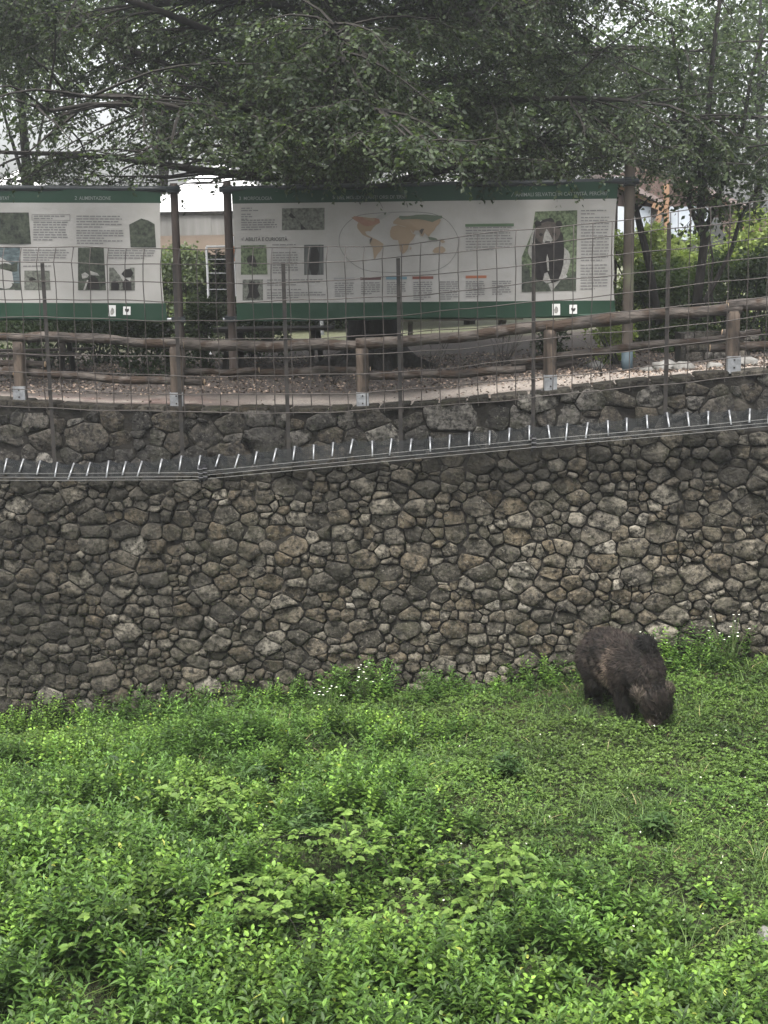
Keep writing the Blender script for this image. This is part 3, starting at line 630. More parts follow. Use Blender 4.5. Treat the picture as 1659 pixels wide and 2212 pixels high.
eurasia = cc([(1158, 300), (1160, 285), (1185, 262), (1210, 250), (1260, 248), (1330, 250), (1400, 252), (1450, 262), (1470, 275), (1460, 300), (1440, 320), (1425, 345), (1405, 365), (1392, 385), (1378, 375), (1365, 360), (1350, 385), (1338, 375), (1325, 345), (1300, 345), (1290, 365), (1270, 335), (1235, 318), (1205, 310), (1180, 305)])
taiga = cc([(1195, 262), (1200, 248), (1250, 252), (1310, 242), (1370, 240), (1420, 245), (1478, 248), (1480, 262), (1445, 275), (1415, 290), (1370, 278), (1320, 270), (1260, 270), (1215, 275)])
austr = cc([(1415, 480), (1430, 460), (1455, 450), (1480, 448), (1498, 462), (1500, 480), (1480, 493), (1450, 490), (1428, 492)])
green_l = cc([(1045, 262), (1060, 245), (1090, 235), (1120, 225), (1150, 228), (1130, 245), (1100, 262), (1080, 275)])
mada = cc([(1268, 460), (1276, 448), (1278, 462), (1272, 474)]); indo = cc([(1385, 385), (1410, 388), (1440, 395), (1455, 410), (1420, 412), (1395, 405)])
india = cc([(1330, 345), (1345, 332), (1362, 335), (1352, 352), (1346, 370), (1338, 362)]); peru = cc([(1005, 405), (1015, 390), (1022, 400), (1012, 420), (1006, 435)]); png_ = cc([(1460, 410), (1485, 405), (1500, 420), (1480, 428)])
poly_print('map_continents', [(p[::-1], q) for p, q in ((namer, MAP_T), (namer_red, MAP_R), (green_l, MAP_P), (samer, MAP_T), (africa, MAP_T), (eurasia, MAP_T), (taiga, MAP_G), (austr, MAP_T), (mada, MAP_T), (png_, MAP_T), (indo, MAP_G), (india, MAP_B), (peru, MAP_B))], rb, base=.003)
bt = rb
body_text(bt, 521, 560, 450, 1, 6); body_text(bt, 521, 595, 455, 1, 6); body_text(bt, 521, 545, 463, 3, 5.2); body_text(bt, 521, 600, 476, 5, 5.0)
body_text(bt, 588, 640, 529, 2, 5.5); body_text(bt, 589, 645, 546, 9, 5.4); body_text(bt, 577, 700, 605, 3, 5.4); body_text(bt, 577, 700, 626, 1, 5); body_text(bt, 577, 705, 633, 3, 5.2)
body_text(bt, 1006, 1108, 492, 9, 6.0); body_text(bt, 1255, 1314, 455, 2, 7); body_text(bt, 1255, 1316, 470, 15, 6.6, last=.8); body_text(bt, 1254, 1313, 573, 9, 6.4); 
for x_ in (723, 780, 836, 893, 949, 1006, 1063):
    body_text(bt, x_, x_ + 42, 612 - (x_ - 723) * .012, 6 + (x_ * 7) % 4, 4.6)
for x_, cn in ((721, 'grey'), (778, 'maroon'), (834, 'blue'), (891, 'brown'), (1006, 'orange')):
    y_ = 603 - (x_ - 721) * .016; poly_print('heading_bar', [([(x_, y_ + 2.8), (x_ + 45, y_ + 2.3), (x_ + 45, y_ - 3.5), (x_, y_ - 3)], BARC[cn])], rb, .005)
poly_print('heading_bar', [([(1005, 490), (1110, 488.5), (1110, 482.5), (1005, 484)], BARC['green'])], rb, .005)
text_on('heading_lettering', 'MORFOLOGIA', 526, 432, 7.5, INK_L, rb, .005, 62)
text_on('heading_lettering', '3', 516, 432, 7.5, INK_L, rb, 0)
text_on('heading_lettering', '5', 718, 430, 7.5, INK_L, rb, 0)
text_on('heading_lettering', 'NEL MONDO TANTI ORSI DIVERSI', 728, 430.5, 7.5, INK_L, rb, .013, 146)
text_on('heading_lettering', '/', 1104, 424.5, 9.5, INK_L, rb, 0, shear=.3)
text_on('heading_lettering', 'ANIMALI SELVATICI IN CATTIVIT\u00c0. PERCH\u00c8?', 1114, 424.5, 8.2, INK_L, rb, .016, 198)
text_on('heading_lettering', '4', 519, 520, 8.5, INK_T, rb, 0, bold=0, shear=.4); text_on('heading_lettering', 'ABILIT\u00c0 E CURIOSIT\u00c0', 530, 520.5, 8, INK_D, rb, .0, 91)
PAPER = mat('label_paper', (0.496, 0.496, 0.48))
for x_ in (1193, 1230):
    w_ = 17 if x_ == 1193 else 16.5; y0_, y1_ = (656.5, 681) if x_ == 1193 else (658.5, 678)
    em = [([(x_ + 5, 676), (x_ + 4, 669), (x_ + 8, 661), (x_ + 12, 665), (x_ + 13, 672), (x_ + 10, 677)][::-1], P_ROCK)] if x_ == 1193 else [(loop_smooth([(x_ + 3.5, 664), (x_ + 8, 667), (x_ + 13.5, 664), (x_ + 13, 670), (x_ + 8.5, 674), (x_ + 4, 670)], 1)[::-1], INK_D)]
    poly_print('emblem_sticker', [([(x_, y1_), (x_ + w_, y1_ - .3), (x_ + w_, y0_ - .3), (x_, y0_)], PAPER)] + em, rb, .006)
# left banner
lb = empty('information_banner'); tag(lb, 'white and green information banner with forest photos, cut off by the left edge', 'banner', 'information banners hung between poles')
def lR(y): return 346 + (0 if y < 480 else 13 * ((y - 480) / 210) ** 2.2)
LX = -330
def q(f0, f1): return lambda u, v: f0 * (1 - v) + f1 * v
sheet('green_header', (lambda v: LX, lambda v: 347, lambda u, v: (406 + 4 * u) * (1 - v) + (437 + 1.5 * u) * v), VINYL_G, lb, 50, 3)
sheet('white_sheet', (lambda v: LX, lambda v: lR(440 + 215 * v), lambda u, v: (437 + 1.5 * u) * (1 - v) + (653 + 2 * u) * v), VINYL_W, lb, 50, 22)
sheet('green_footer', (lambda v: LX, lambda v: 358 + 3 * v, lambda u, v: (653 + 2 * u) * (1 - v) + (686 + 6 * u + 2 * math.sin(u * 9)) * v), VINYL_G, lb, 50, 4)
def cl(pts): return [(a / 3.0246, 384 + b / 3.0246) for a, b in pts]
photo('printed_photo', -80, 459, 62, 527, P_DARK, [([(-78, 524), (18, 525), (14, 500), (18, 480), (8, 461), (-78, 461)], P_GREY)], lb, 0, 5)
photo('printed_photo', -60, 535, 43, 627, P_BLUE, [([(-60, 585), (43, 588), (44, 560), (25, 572), (10, 568), (-10, 575), (-60, 570)][::-1], P_DARK), ([(-60, 626), (45, 626), (45, 612), (-60, 610)], P_DARK)], lb, 0, 2)
photo('printed_photo', 52.5, 584.5, 107, 626.5, P_GREY, [([(62, 605), (68, 595), (80, 590), (92, 595), (98, 605), (88, 612), (80, 607), (74, 612)][::-1], P_BEAR)], lb, 0, 2)
poly_print('printed_photo', [([(282, 534), (337, 534.5), (334, 484), (320, 476), (305, 472), (279, 485)], P_DARK)], lb)
photo('printed_photo', 168.5, 535, 224, 627, P_DARK, [([(188, 612), (193, 598), (203, 596), (212, 604), (216, 625), (190, 625)][::-1], P_BEAR), ([(176, 592), (184, 588), (192, 594), (188, 600), (178, 602)][::-1], P_ROCK), ([(195, 585), (210, 590), (215, 596), (196, 594)][::-1], P_ROCK), ([(180, 626), (188, 604), (191, 606), (184, 627)], P_ROCK)], lb, 0, 5)
photo('printed_photo', 236, 578, 290.5, 627.5, P_GREY, [(rel(262, 580, 288, 600, [(0, .6), (.3, .1), (.8, 0), (1, .5), (.8, .95), (.3, 1)])[::-1], P_BEAR), (rel(240, 606, 258, 627, [(0, .2), (.5, 0), (1, .4), (.9, 1), (0, 1)])[::-1], P_BEAR), (rel(264, 602, 284, 627, [(0, .3), (.4, 0), (1, .3), (1, 1), (.1, 1)])[::-1], P_BEAR)], lb, 0, 1)
lt = lb
mbx = MB()
for (a, b) in (((69, 463.5), (151, 463.5)), ((151, 463.5), (151, 476)), ((151, 476), (69, 475.5)), ((69, 475.5), (69, 463.5))):
    dx, dy = b[0] - a[0], b[1] - a[1]; l_ = math.hypot(dx, dy); n_ = (-dy / l_ * .5, dx / l_ * .5)
    mbx.add([bp_(a[0] - n_[0], a[1] - n_[1], .006), bp_(a[0] + n_[0], a[1] + n_[1], .006), bp_(b[0] + n_[0], b[1] + n_[1], .006), bp_(b[0] - n_[0], b[1] - n_[1], .006)], [(0, 1, 2, 3)])
mbx.obj('text_frame', INK_T, lb)
body_text(lt, 73, 148, 467, 2, 5, slope=0); body_text(lt, 72, 148, 480, 8, 5.4, slope=.004); body_text(lt, 165, 267, 467, 5, 5.8, slope=.004); body_text(lt, 165, 270, 498, 4, 5.4, slope=.004); body_text(lt, 166, 271, 520, 2, 5.4, slope=.004)
body_text(lt, 50, 150, 540, 5, 5.4, slope=.004); body_text(lt, 50, 150, 575, 1, 5.4); body_text(lt, 233, 335, 541, 4, 5.4, slope=.004, last=.85); body_text(lt, -80, 60, 442, 0, 5)
text_on('heading_lettering', 'HABITAT', -13, 431.5, 7.2, INK_L, lb, -.002, 33)
text_on('heading_lettering', 'ALIMENTAZIONE', 171, 431.5, 7.8, INK_L, lb, -.004, 68); text_on('heading_lettering', '2', 161, 431.3, 8, INK_L, lb, 0)
for x_ in (234, 266):
    w_ = 16 if x_ == 234 else 16; y0_, y1_ = (659, 683) if x_ == 234 else (662, 680)
    em = [([(x_ + 5, 680), (x_ + 4, 673), (x_ + 8, 664), (x_ + 12, 668), (x_ + 13, 675), (x_ + 9, 680)][::-1], P_ROCK)] if x_ == 234 else [(loop_smooth([(x_ + 3.5, 666), (x_ + 8, 668), (x_ + 13, 666), (x_ + 12.5, 672), (x_ + 8.2, 675.5), (x_ + 4, 672)], 1)[::-1], INK_D)]
    poly_print('emblem_sticker', [([(x_, y1_), (x_ + w_, y1_ + .3), (x_ + w_, y0_ + .3), (x_, y0_)], PAPER)] + em, lb, .006)
# tubes that stretch the banners
def btube(parent, x0, y0, x1, y1, r, m_, nm='tube', off=0.03):
    m = MB(); n = 12; m.tube([on(x0 + (x1 - x0) * t, y0 + (y1 - y0) * t, BA, BB, off) for t in np.linspace(0, 1, n)], r, 8); return m.obj(nm, m_, parent, True)
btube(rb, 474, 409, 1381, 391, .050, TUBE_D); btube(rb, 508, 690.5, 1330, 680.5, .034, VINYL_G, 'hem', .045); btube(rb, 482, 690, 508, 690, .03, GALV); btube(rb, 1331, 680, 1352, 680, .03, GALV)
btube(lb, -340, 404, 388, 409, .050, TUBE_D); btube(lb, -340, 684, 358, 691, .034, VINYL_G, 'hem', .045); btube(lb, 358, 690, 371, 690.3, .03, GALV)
# poles
def pole(x, y0, x1, r, m_, label, clamps, boot=False):
    t_ = on(x, y0, BA, BB, .14); root = empty('banner_pole'); tag(root, label, 'pole', 'poles carrying the banners')
    b_ = np.array([t_[0], t_[1], float(upZ(t_[0], t_[1])) - .1]); zs = np.linspace(0, 1, 10)
    m = MB(); m.tube([b_ + (t_ - b_) * t for t in zs], [r * (1.08 - .12 * t + random.uniform(-.015, .015)) for t in zs], 12); m.obj('shaft', m_, root, True)
    for yc in clamps:
        c = on(x, yc, BA, BB, .10); c[0] = t_[0]; mm = MB(); mm.tube([c + np.array([0, .06, -.07]), c + np.array([0, .06, .07])], r * 1.25, 10); mm.box(c + np.array([0, -.06, 0]), (.22, .10, .09)); mm.obj('clamp', TUBE_D, root)
    if boot:
        mm = MB(); mm.tube([b_ + np.array([0, 0, 0]), b_ + np.array([0, 0, .42])], r * 1.12, 12); mm.obj('painted_foot', mat('pole_blue_paint', (.03, .045, .055), (.05, .07, .08), 5, .6), root, True)
pole(375, 396, 385, .066, POLE, 'dark wooden pole holding the right edge of the left banner', (409, 690))
pole(490, 393, 492, .070, POLE, 'dark wooden pole holding the left edge of the world map banner', (409, 689))
pole(1362, 288, 1357, .085, POLE_G, 'tall greyish wooden pole at the right edge of the world map banner', (392, 680), True)
pole(-345, 390, -345, .08, POLE, 'dark wooden pole at the far left end of the left banner', (404, 682))

# ------------------------------------------------------------------ leaves
def unit(a): return a / (np.linalg.norm(a, axis=-1, keepdims=True) + 1e-9)
def leaf2(P, D, N_, L, W):                       # two triangles folded on the midrib
    D = unit(D); Sd = unit(np.cross(D, N_)); Nn = np.cross(Sd, D); L = L[:, None]; W = W[:, None]
    mid = P + D * L * .45
    V = np.stack([P, mid - Sd * W * .5 + Nn * W * .18, P + D * L, mid + Sd * W * .5 + Nn * W * .18], 1).reshape(-1, 3)
    k = np.arange(len(P)) * 4; T = np.stack([np.stack([k, k + 2, k + 1], 1), np.stack([k, k + 3, k + 2], 1)], 1).reshape(-1, 3)
    return V, T, 4
def leaf4(P, D, N_, L, W, droop):                # six triangles: ovate, folded, with a bent tip
    D = unit(D); Sd = unit(np.cross(D, N_)); Nn = unit(np.cross(Sd, D)); L = L[:, None]; W = W[:, None]; dr = np.asarray(droop)[:, None]; dn = np.array([0, 0, -1.0])
    def p(t): return P + D * L * t + dn * dr * L * .45 * t * t
    e1, e2 = p(.28), p(.62)
    V = np.stack([P, e1 - Sd * W * .46 + Nn * W * .14, e1 + Sd * W * .46 + Nn * W * .14, e2 - Sd * W * .40 + Nn * W * .12, e2 + Sd * W * .40 + Nn * W * .12, p(.48), p(1.0)], 1).reshape(-1, 3)
    k = np.arange(len(P)) * 7; T = np.stack([np.stack([k + a_, k + b_, k + c_], 1) for a_, b_, c_ in ((0, 5, 1), (0, 2, 5), (1, 5, 3), (2, 4, 5), (3, 5, 6), (5, 4, 6))], 1).reshape(-1, 3)
    return V, T, 7
def blade(P, D, N_, L, W, bend):                 # grass blade, five triangles
    D = unit(D); Sd = unit(np.cross(D, np.array([0, 0, 1.0]) + .01 * N_)); H = D.copy(); H[:, 2] = 0; H = unit(H); L = L[:, None]; W = W[:, None]; b = np.asarray(bend)[:, None]
    def pos(t): return P + D * L * t + H * b * L * t * t * .55 - np.array([0, 0, 1.0]) * b * L * t * t * .42
    p1, p2, p3 = pos(.4), pos(.72), pos(1.0)
    V = np.stack([P - Sd * W * .5, P + Sd * W * .5, p1 - Sd * W * .5, p1 + Sd * W * .5, p2 - Sd * W * .35, p2 + Sd * W * .35, p3], 1).reshape(-1, 3)
    k = np.arange(len(P)) * 7; T = np.stack([np.stack([k + a_, k + b_, k + c_], 1) for a_, b_, c_ in ((0, 1, 3), (0, 3, 2), (2, 3, 5), (2, 5, 4), (4, 5, 6))], 1).reshape(-1, 3)
    return V, T, 7
class Leafer:
    def __init__(s): s.V = []; s.T = []; s.C = []; s.n = 0
    def add(s, VTk, col):
        V, T, k = VTk; s.V.append(V); s.T.append(T + s.n); s.n += len(V); s.C.append(np.repeat(np.broadcast_to(np.asarray(col, float), (len(V) // k, 3)), k, 0))
    def obj(s, name, m, parent=None): return tri_obj(name, np.concatenate(s.V), np.concatenate(s.T), m, parent, np.concatenate(s.C))
def rdir(n, up=0.0, r=rng):
    d = r.normal(0, 1, (n, 3)); d[:, 2] += up; return unit(d)
def lerp_col(c1, c2, t): return np.array(c1) * (1 - t)[:, None] + np.array(c2) * t[:, None]
def fnoise(X, Y, s, seed=0.0):                   # smooth pseudo-noise, -1..1
    return (np.sin(X * s + 1.3 * np.sin(Y * s * .7 + seed) + seed) + np.sin(Y * s * 1.1 + 1.7 * np.sin(X * s * .6 + seed * 2) + 2 * seed) + .6 * np.sin((X + Y) * s * 1.9 + seed * 3)) / 2.6

# ------------------------------------------------------------------ trees
def grow_tree(root, base, H, r0, limbs, crown, nsec, ntw, nleaf, leafL, cols, name_trunk='trunk', lean=(0, 0), seed=1, droop=.35, zmin=0.0, flare=0.0, keep=None, twigr=.010, trunkpts=None):
    r = np.random.default_rng(seed); base = np.array(base, float)
    # trunk
    n = 14; P_ = []; R_ = []
    for i in range(n):
        t = i / (n - 1); P_.append(base + np.array([lean[0] * t + .10 * math.sin(t * 5 + seed) * t, lean[1] * t, H * t]) if trunkpts is None else np.array(trunkpts(t)))
        R_.append(r0 * (1 - .72 * t) + (flare * math.exp(-t * H / .45)))
    m = MB(); m.tube(P_, R_, 18)
    if flare:                                    # buttress roots
        m.V = [tuple(v) for v in m.V]
        for kk in range(7):
            a_ = kk * .9 + seed; d = np.array([math.cos(a_), math.sin(a_), 0]); L_ = r.uniform(.55, 1.0)
            m.tube([base + d * r0 * .6 + np.array([0, 0, .55]), base + d * (r0 + flare * .6) + np.array([0, 0, .22]), base + d * (r0 + L_) + np.array([0, 0, -.02]), base + d * (r0 + L_ + .5) + np.array([0, 0, -.15])], [r0 * .42, r0 * .40, r0 * .20, .04], 9)
    m.obj(name_trunk, BARK, root, True)
    def trunk_at(t):
        f_ = t * (n - 1); i = min(int(f_), n - 2); return P_[i] * (1 - (f_ - i)) + P_[i + 1] * (f_ - i), R_[i]
    TW = MB(); LP = []; LD = []; LT = []
    for li in range(limbs):
        t0 = crown[0] + (crown[1] - crown[0]) * ((li + r.uniform(0, .8)) / limbs) ; az = li * 2.399 + r.uniform(-.4, .4) + seed
        p0, rr = trunk_at(t0); L_ = crown[2] * (1 - .55 * ((t0 - crown[0]) / (crown[1] - crown[0])) ** 1.3) * r.uniform(.8, 1.15); el = crown[3] + r.uniform(-.12, .25)
        d = np.array([math.cos(az) * math.cos(el), math.sin(az) * math.cos(el), math.sin(el)]); pts = [p0]; nn = 9
        for k in range(nn):
            d = d + np.array([r.normal(0, .09), r.normal(0, .09), -droop * .10 * (k / nn) + r.normal(0, .05)]); d[2] = max(d[2], .12) if pts[-1][2] + d[2] * L_ / nn * 2 < zmin + .35 else d[2]; d = d / np.linalg.norm(d); pts.append(pts[-1] + d * L_ / nn)
        rl = max(.028, rr * .24); mb_ = MB(); mb_.tube(pts, [rl * (1 - .85 * k / nn) + .008 for k in range(nn + 1)], 7); mb_.obj('limb', BARK if rl > .1 else BRANCH, root, True)
        for si in range(nsec):
            ts = r.uniform(.18, 1.0); k = min(int(ts * nn), nn - 1); ps = pts[k] + (pts[k + 1] - pts[k]) * (ts * nn - k)
            ld = unit(pts[k + 1] - pts[k]); d2 = unit(ld * .7 + rdir(1, 0, r)[0] * np.array([1, 1, .55]) * .95); L2 = L_ * r.uniform(.22, .42) * (1.15 - .35 * ts); sp = [ps]; m2 = 5
            for kk in range(m2):
                d2 = unit(d2 + np.array([r.normal(0, .12), r.normal(0, .12), -droop * .22 + r.normal(0, .06)])); d2[2] = max(d2[2], .03) if sp[-1][2] + d2[2] * L2 / m2 < zmin else d2[2]; sp.append(sp[-1] + d2 * L2 / m2)
            TW.tube(sp, [max(.005, .024 * (1 - .75 * kk / m2)) for kk in range(m2 + 1)], 4, cap=False)
            for ti in range(ntw):
                tt = r.uniform(.1, 1.0); kk = min(int(tt * m2), m2 - 1); pt = sp[kk] + (sp[kk + 1] - sp[kk]) * (tt * m2 - kk)
                if keep is not None and not keep(pt, r): continue
                d3 = unit(d2 * .6 + rdir(1, 0, r)[0] * np.array([1, 1, .45]) + np.array([0, 0, -droop * .5])); L3 = r.uniform(.35, .75); e = pt + d3 * L3 + np.array([0, 0, -droop * .25 * L3])
                TW.tube([pt, (pt + e) / 2 + np.array([0, 0, .03]), e], [twigr * .6, twigr * .45, twigr * .25], 3, cap=False)
                q_ = np.linspace(.08, 1.03, nleaf) + r.normal(0, .02, nleaf); side = np.where(np.arange(nleaf) % 2 == 0, 1, -1)
                sd = unit(np.cross(d3, [0, 0, 1.0]))
                LP.append(pt + (e - pt) * q_[:, None] + r.normal(0, .025, (nleaf, 3))); LD.append(d3 * .55 + sd * side[:, None] * .8 + r.normal(0, .35, (nleaf, 3)) + np.array([0, 0, -.25])); LT.append(np.full(nleaf, r.uniform(0, 1)))
    TW.obj('twigs', BRANCH, root)
    P = np.concatenate(LP); D = np.concatenate(LD); t = np.concatenate(LT) ** 1.4 * .75 + r.uniform(0, .25, len(P)); Nn = rdir(len(P), 1.2, r)
    L = leafL * r.uniform(.7, 1.3, len(P)); lf_ = Leafer(); lf_.add(leaf2(P, D, Nn, L, L * r.uniform(.5, .68, len(P))), lerp_col(*cols, t)); o = lf_.obj('foliage', TREELEAF, root)
    print(root.name, 'leaves', len(P)); return o
# the big beech above the banners
bx = on(815, 790, 24.9, 0); big = empty('broadleaf_tree'); tag(big, 'huge dark broadleaf tree with a massive flared trunk, its crown filling the top', 'tree')
bz = float(upZ(bx[0], bx[1])) - .1; tb = np.array([bx[0] - .02, 24.9, bz]); top = on(730, 150, 25.2, 0)
def tp(t):
    z = bz + 11.5 * t; u = min(1.0, max(0.0, (z - bz) / (top[2] - bz))); u = u * u * (3 - 2 * u) if u < 1 else 1
    return (tb[0] + (top[0] - tb[0]) * u, 24.9 + .3 * u, z)
def keepbig(p, r):
    g = fnoise(np.array([p[0]]), np.array([p[2] * 1.4 + p[1] * .35]), .85, 1.7)[0] + .5 * fnoise(np.array([p[0]]), np.array([p[2] + p[1] * .5]), 2.1, .6)[0]
    if p[0] < -2.6 and p[2] < 7.3 and g < .25 and r.random() < .62: return False
    if p[0] > 4.2 and r.random() < .5: return False
    if g < -.5 and r.random() < .7: return False
    if abs(p[0] + .6) < 3.2 and p[2] < 8 and r.random() < .12: return False
    if -3.75 < p[0] < -2.55 and p[2] < 4.75 and p[1] > 20: return False
    # the lowest sprays stay above head height over the path
    return p[2] > 3.35 + .10 * math.sin(p[0] * 2.2) + (.25 if p[1] > 21 else .0) or r.random() < .04
grow_tree(big, tb, 11.5, .44, 46, (.25, .97, 7.6, .10), 26, 23, 16, .078, ((.010, .018, .010), (.070, .092, .048)), seed=4, droop=.55, zmin=3.55, flare=.22, keep=keepbig, trunkpts=tp)  # leaf tints imitate haze grey and light coming through leaf groups

def leafblob(L_, c, rad, n, size, cols, r, clumps=26, inner=.35):
    c = np.array(c, float); rad = np.array(rad, float); cc_ = rdir(clumps, .1, r) * rad * r.uniform(inner, 1.0, (clumps, 1)) + c
    ck = r.uniform(.16, .36, clumps) * rad.mean(); ci = r.integers(0, clumps, n); tc = r.uniform(0, 1, clumps)
    P = cc_[ci] + r.normal(0, 1, (n, 3)) * ck[ci][:, None] * np.array([1, 1, .75]) * .62
    D = unit(unit(P - cc_[ci]) + r.normal(0, .6, (n, 3)) + np.array([0, 0, -.2])); s_ = size * r.uniform(.65, 1.35, n)
    L_.add(leaf2(P, D, rdir(n, .9, r), s_, s_ * r.uniform(.45, .7, n)), lerp_col(*cols, tc[ci] * .6 + r.uniform(0, .4, n)))
    return cc_
def bushy(name, label, cat, group, c, rad, n, size, cols, seed, stems=6, ground=None, clumps=26):
    r = np.random.default_rng(seed); root = empty(name); tag(root, label, cat, group); L_ = Leafer(); cc_ = leafblob(L_, c, rad, n, size, cols, r, clumps); gz_ = float(upZ(c[0], c[1])); leafblob(L_, (c[0], c[1], gz_ + max(.12, (c[2] - gz_) * .35)), (rad[0] * 1.05, rad[1], max(.2, (c[2] - gz_) * .5)), int(n * .6), size, cols, r, clumps); L_.obj('foliage', TREELEAF, root)
    g = np.array([c[0], c[1], float(upZ(c[0], c[1])) if ground is None else ground]); m = MB()
    for k in range(stems):
        e = cc_[k % len(cc_)]; s_ = g + np.array([r.normal(0, .12), r.normal(0, .12), -.05]); m.tube([s_, (s_ * .5 + e * .5) + r.normal(0, .08, 3), e], [.03, .02, .008], 5)
    m.obj('stems', BRANCH, root); return root
def bgtree(label, c, rad, n, size, cols, seed, tr=.16, group='trees standing beyond the banners'):
    r = np.random.default_rng(seed); root = empty('background_tree'); tag(root, label, 'tree', group); L_ = Leafer(); cc_ = leafblob(L_, c, rad, n, size, cols, r, 60, .25); L_.obj('crown', TREELEAF, root)
    g = np.array([c[0], c[1], 0.0]); m = MB(); tops = c[2] + rad[2] * .5
    m.tube([g + np.array([0, 0, -.1]), g + np.array([.1, 0, c[2] * .5]), g + np.array([0, .05, tops])], [tr, tr * .8, tr * .25], 9); m.obj('trunk', BARK, root, True); m = MB()
    for k in range(9):
        e = cc_[k]; s_ = g + np.array([.05, 0, c[2] * r.uniform(.4, .9)]); m.tube([s_, s_ * .5 + e * .5 + np.array([0, 0, .1]), e], [tr * .35, tr * .2, .015], 5)
    m.obj('limbs', BRANCH, root, True); return root
GL = ((.04, .065, .02), (.11, .145, .04)); GD = ((.010, .020, .008), (.032, .050, .017)); GY = ((.10, .14, .04), (.26, .31, .10)); GM = ((.022, .040, .014), (.060, .088, .026))  # GY: leaf colour brightened so the shrubs look sunlit
def atc(x, y, Y): return at(x, y, Y)
for (x, y, Y, rx_, rz_, n, sz, co_, sd, lb_) in (
    (640, 240, 46, 3.8, 3.2, 9000, .19, GL, 21, 'pale green tree behind the gap left of the big trunk'),
    (1010, 150, 38, 4.0, 3.4, 12000, .15, GM, 22, 'mid green tree seen through the crown right of the big trunk'),
    (1290, 190, 46, 3.9, 3.8, 12000, .18, GM, 23, 'mid green tree behind the tall greyish pole'),
    (30, 60, 34, 3.6, 2.6, 9000, .14, GM, 24, 'mid green tree whose crown shows in the top left corner'),
    (1640, 120, 44, 3.1, 3.8, 8000, .17, GM, 25, 'mid green tree whose crown shows at the top right edge'),
    (330, 40, 42, 3.4, 2.2, 6000, .16, GL, 26, 'pale green distant tree high above the marquee')):
    bgtree(lb_, atc(x, y, Y), (rx_, rx_ * .8, rz_), n, sz, co_, sd)

# slender multi-stemmed tree at the right
st = empty('slender_tree'); tag(st, 'slender dark-stemmed young tree forking above the shrubs near the right edge', 'tree')
def pxl(pts, Y): return [at(x, y, Y) for x, y in pts]
SY = 24.6
stems = [([(1500, 690), (1512, 600), (1522, 520), (1512, 470), (1516, 400), (1512, 330), (1530, 240), (1540, 120), (1560, -40)], .085),
         ([(1522, 520), (1505, 480), (1488, 440), (1492, 380), (1480, 300), (1470, 180), (1450, 60)], .05),
         ([(1522, 500), (1540, 460), (1552, 420), (1570, 370), (1600, 300), (1620, 180), (1650, 60)], .05),
         ([(1500, 690), (1545, 610), (1580, 540), (1600, 470), (1640, 400), (1690, 330)], .045), ([(1545, 700), (1535, 620), (1540, 560), (1530, 500)], .022),
         ([(1516, 400), (1545, 370), (1560, 330), (1600, 280)], .025), ([(1512, 330), (1490, 290), (1440, 230), (1400, 200)], .02)]
rr = np.random.default_rng(31); LP = []; LD = []; TW = MB()
for pts, r0 in stems:
    W_ = pxl(pts, SY); m = MB(); m.tube(W_, [r0 * (1 - .75 * k / len(W_)) + .006 for k in range(len(W_))], 8); m.obj('trunk' if r0 > .08 else 'stem', BARK, st, True)
    W_ = np.array(W_); 
    for k in range(len(W_) - 1):
        if pts[k + 1][1] > 420: continue
        nb = 10
        for _ in range(nb):
            t = rr.random(); p = W_[k] * (1 - t) + W_[k + 1] * t; d = rdir(1, -.05, rr)[0]; L_ = rr.uniform(.35, 1.05); e = p + d * L_ * np.array([1, 1, .7]); 
            TW.tube([p, (p + e) / 2 + np.array([0, 0, .05]), e], [.008, .006, .003], 3, cap=False)
            nl = 20; q_ = rr.uniform(.2, 1.1, nl)[:, None]; LP.append(p + (e - p) * q_ + rr.normal(0, .10, (nl, 3))); LD.append(d + rr.normal(0, .7, (nl, 3)) + np.array([0, 0, -.3]))
TW.obj('twigs', BRANCH, st); P = np.concatenate(LP); D = np.concatenate(LD); L = .10 * rr.uniform(.7, 1.3, len(P)); LL = Leafer(); LL.add(leaf2(P, D, rdir(len(P), 1, rr), L, L * .62), lerp_col((.010, .019, .008), (.040, .062, .020), rr.uniform(0, 1, len(P)))); LL.obj('foliage', TREELEAF, st)
# leaning bare trunk beside the tall pole
lt_ = empty('leaning_trunk'); tag(lt_, 'bare leaning dark trunk just right of the tall greyish pole', 'tree trunk')
W_ = pxl([(1372, 440), (1380, 480), (1392, 530), (1404, 580), (1416, 660), (1424, 700)], 25.2); m = MB(); m.tube(W_, [.045, .06, .068, .07, .075, .08], 9); m.obj('stem', BARK, lt_, True)
W_ = pxl([(1376, 455), (1390, 440), (1404, 425)], 25.2); m = MB(); m.tube(W_, [.03, .02, .01], 6); m.obj('side_branch', BARK, lt_, True)

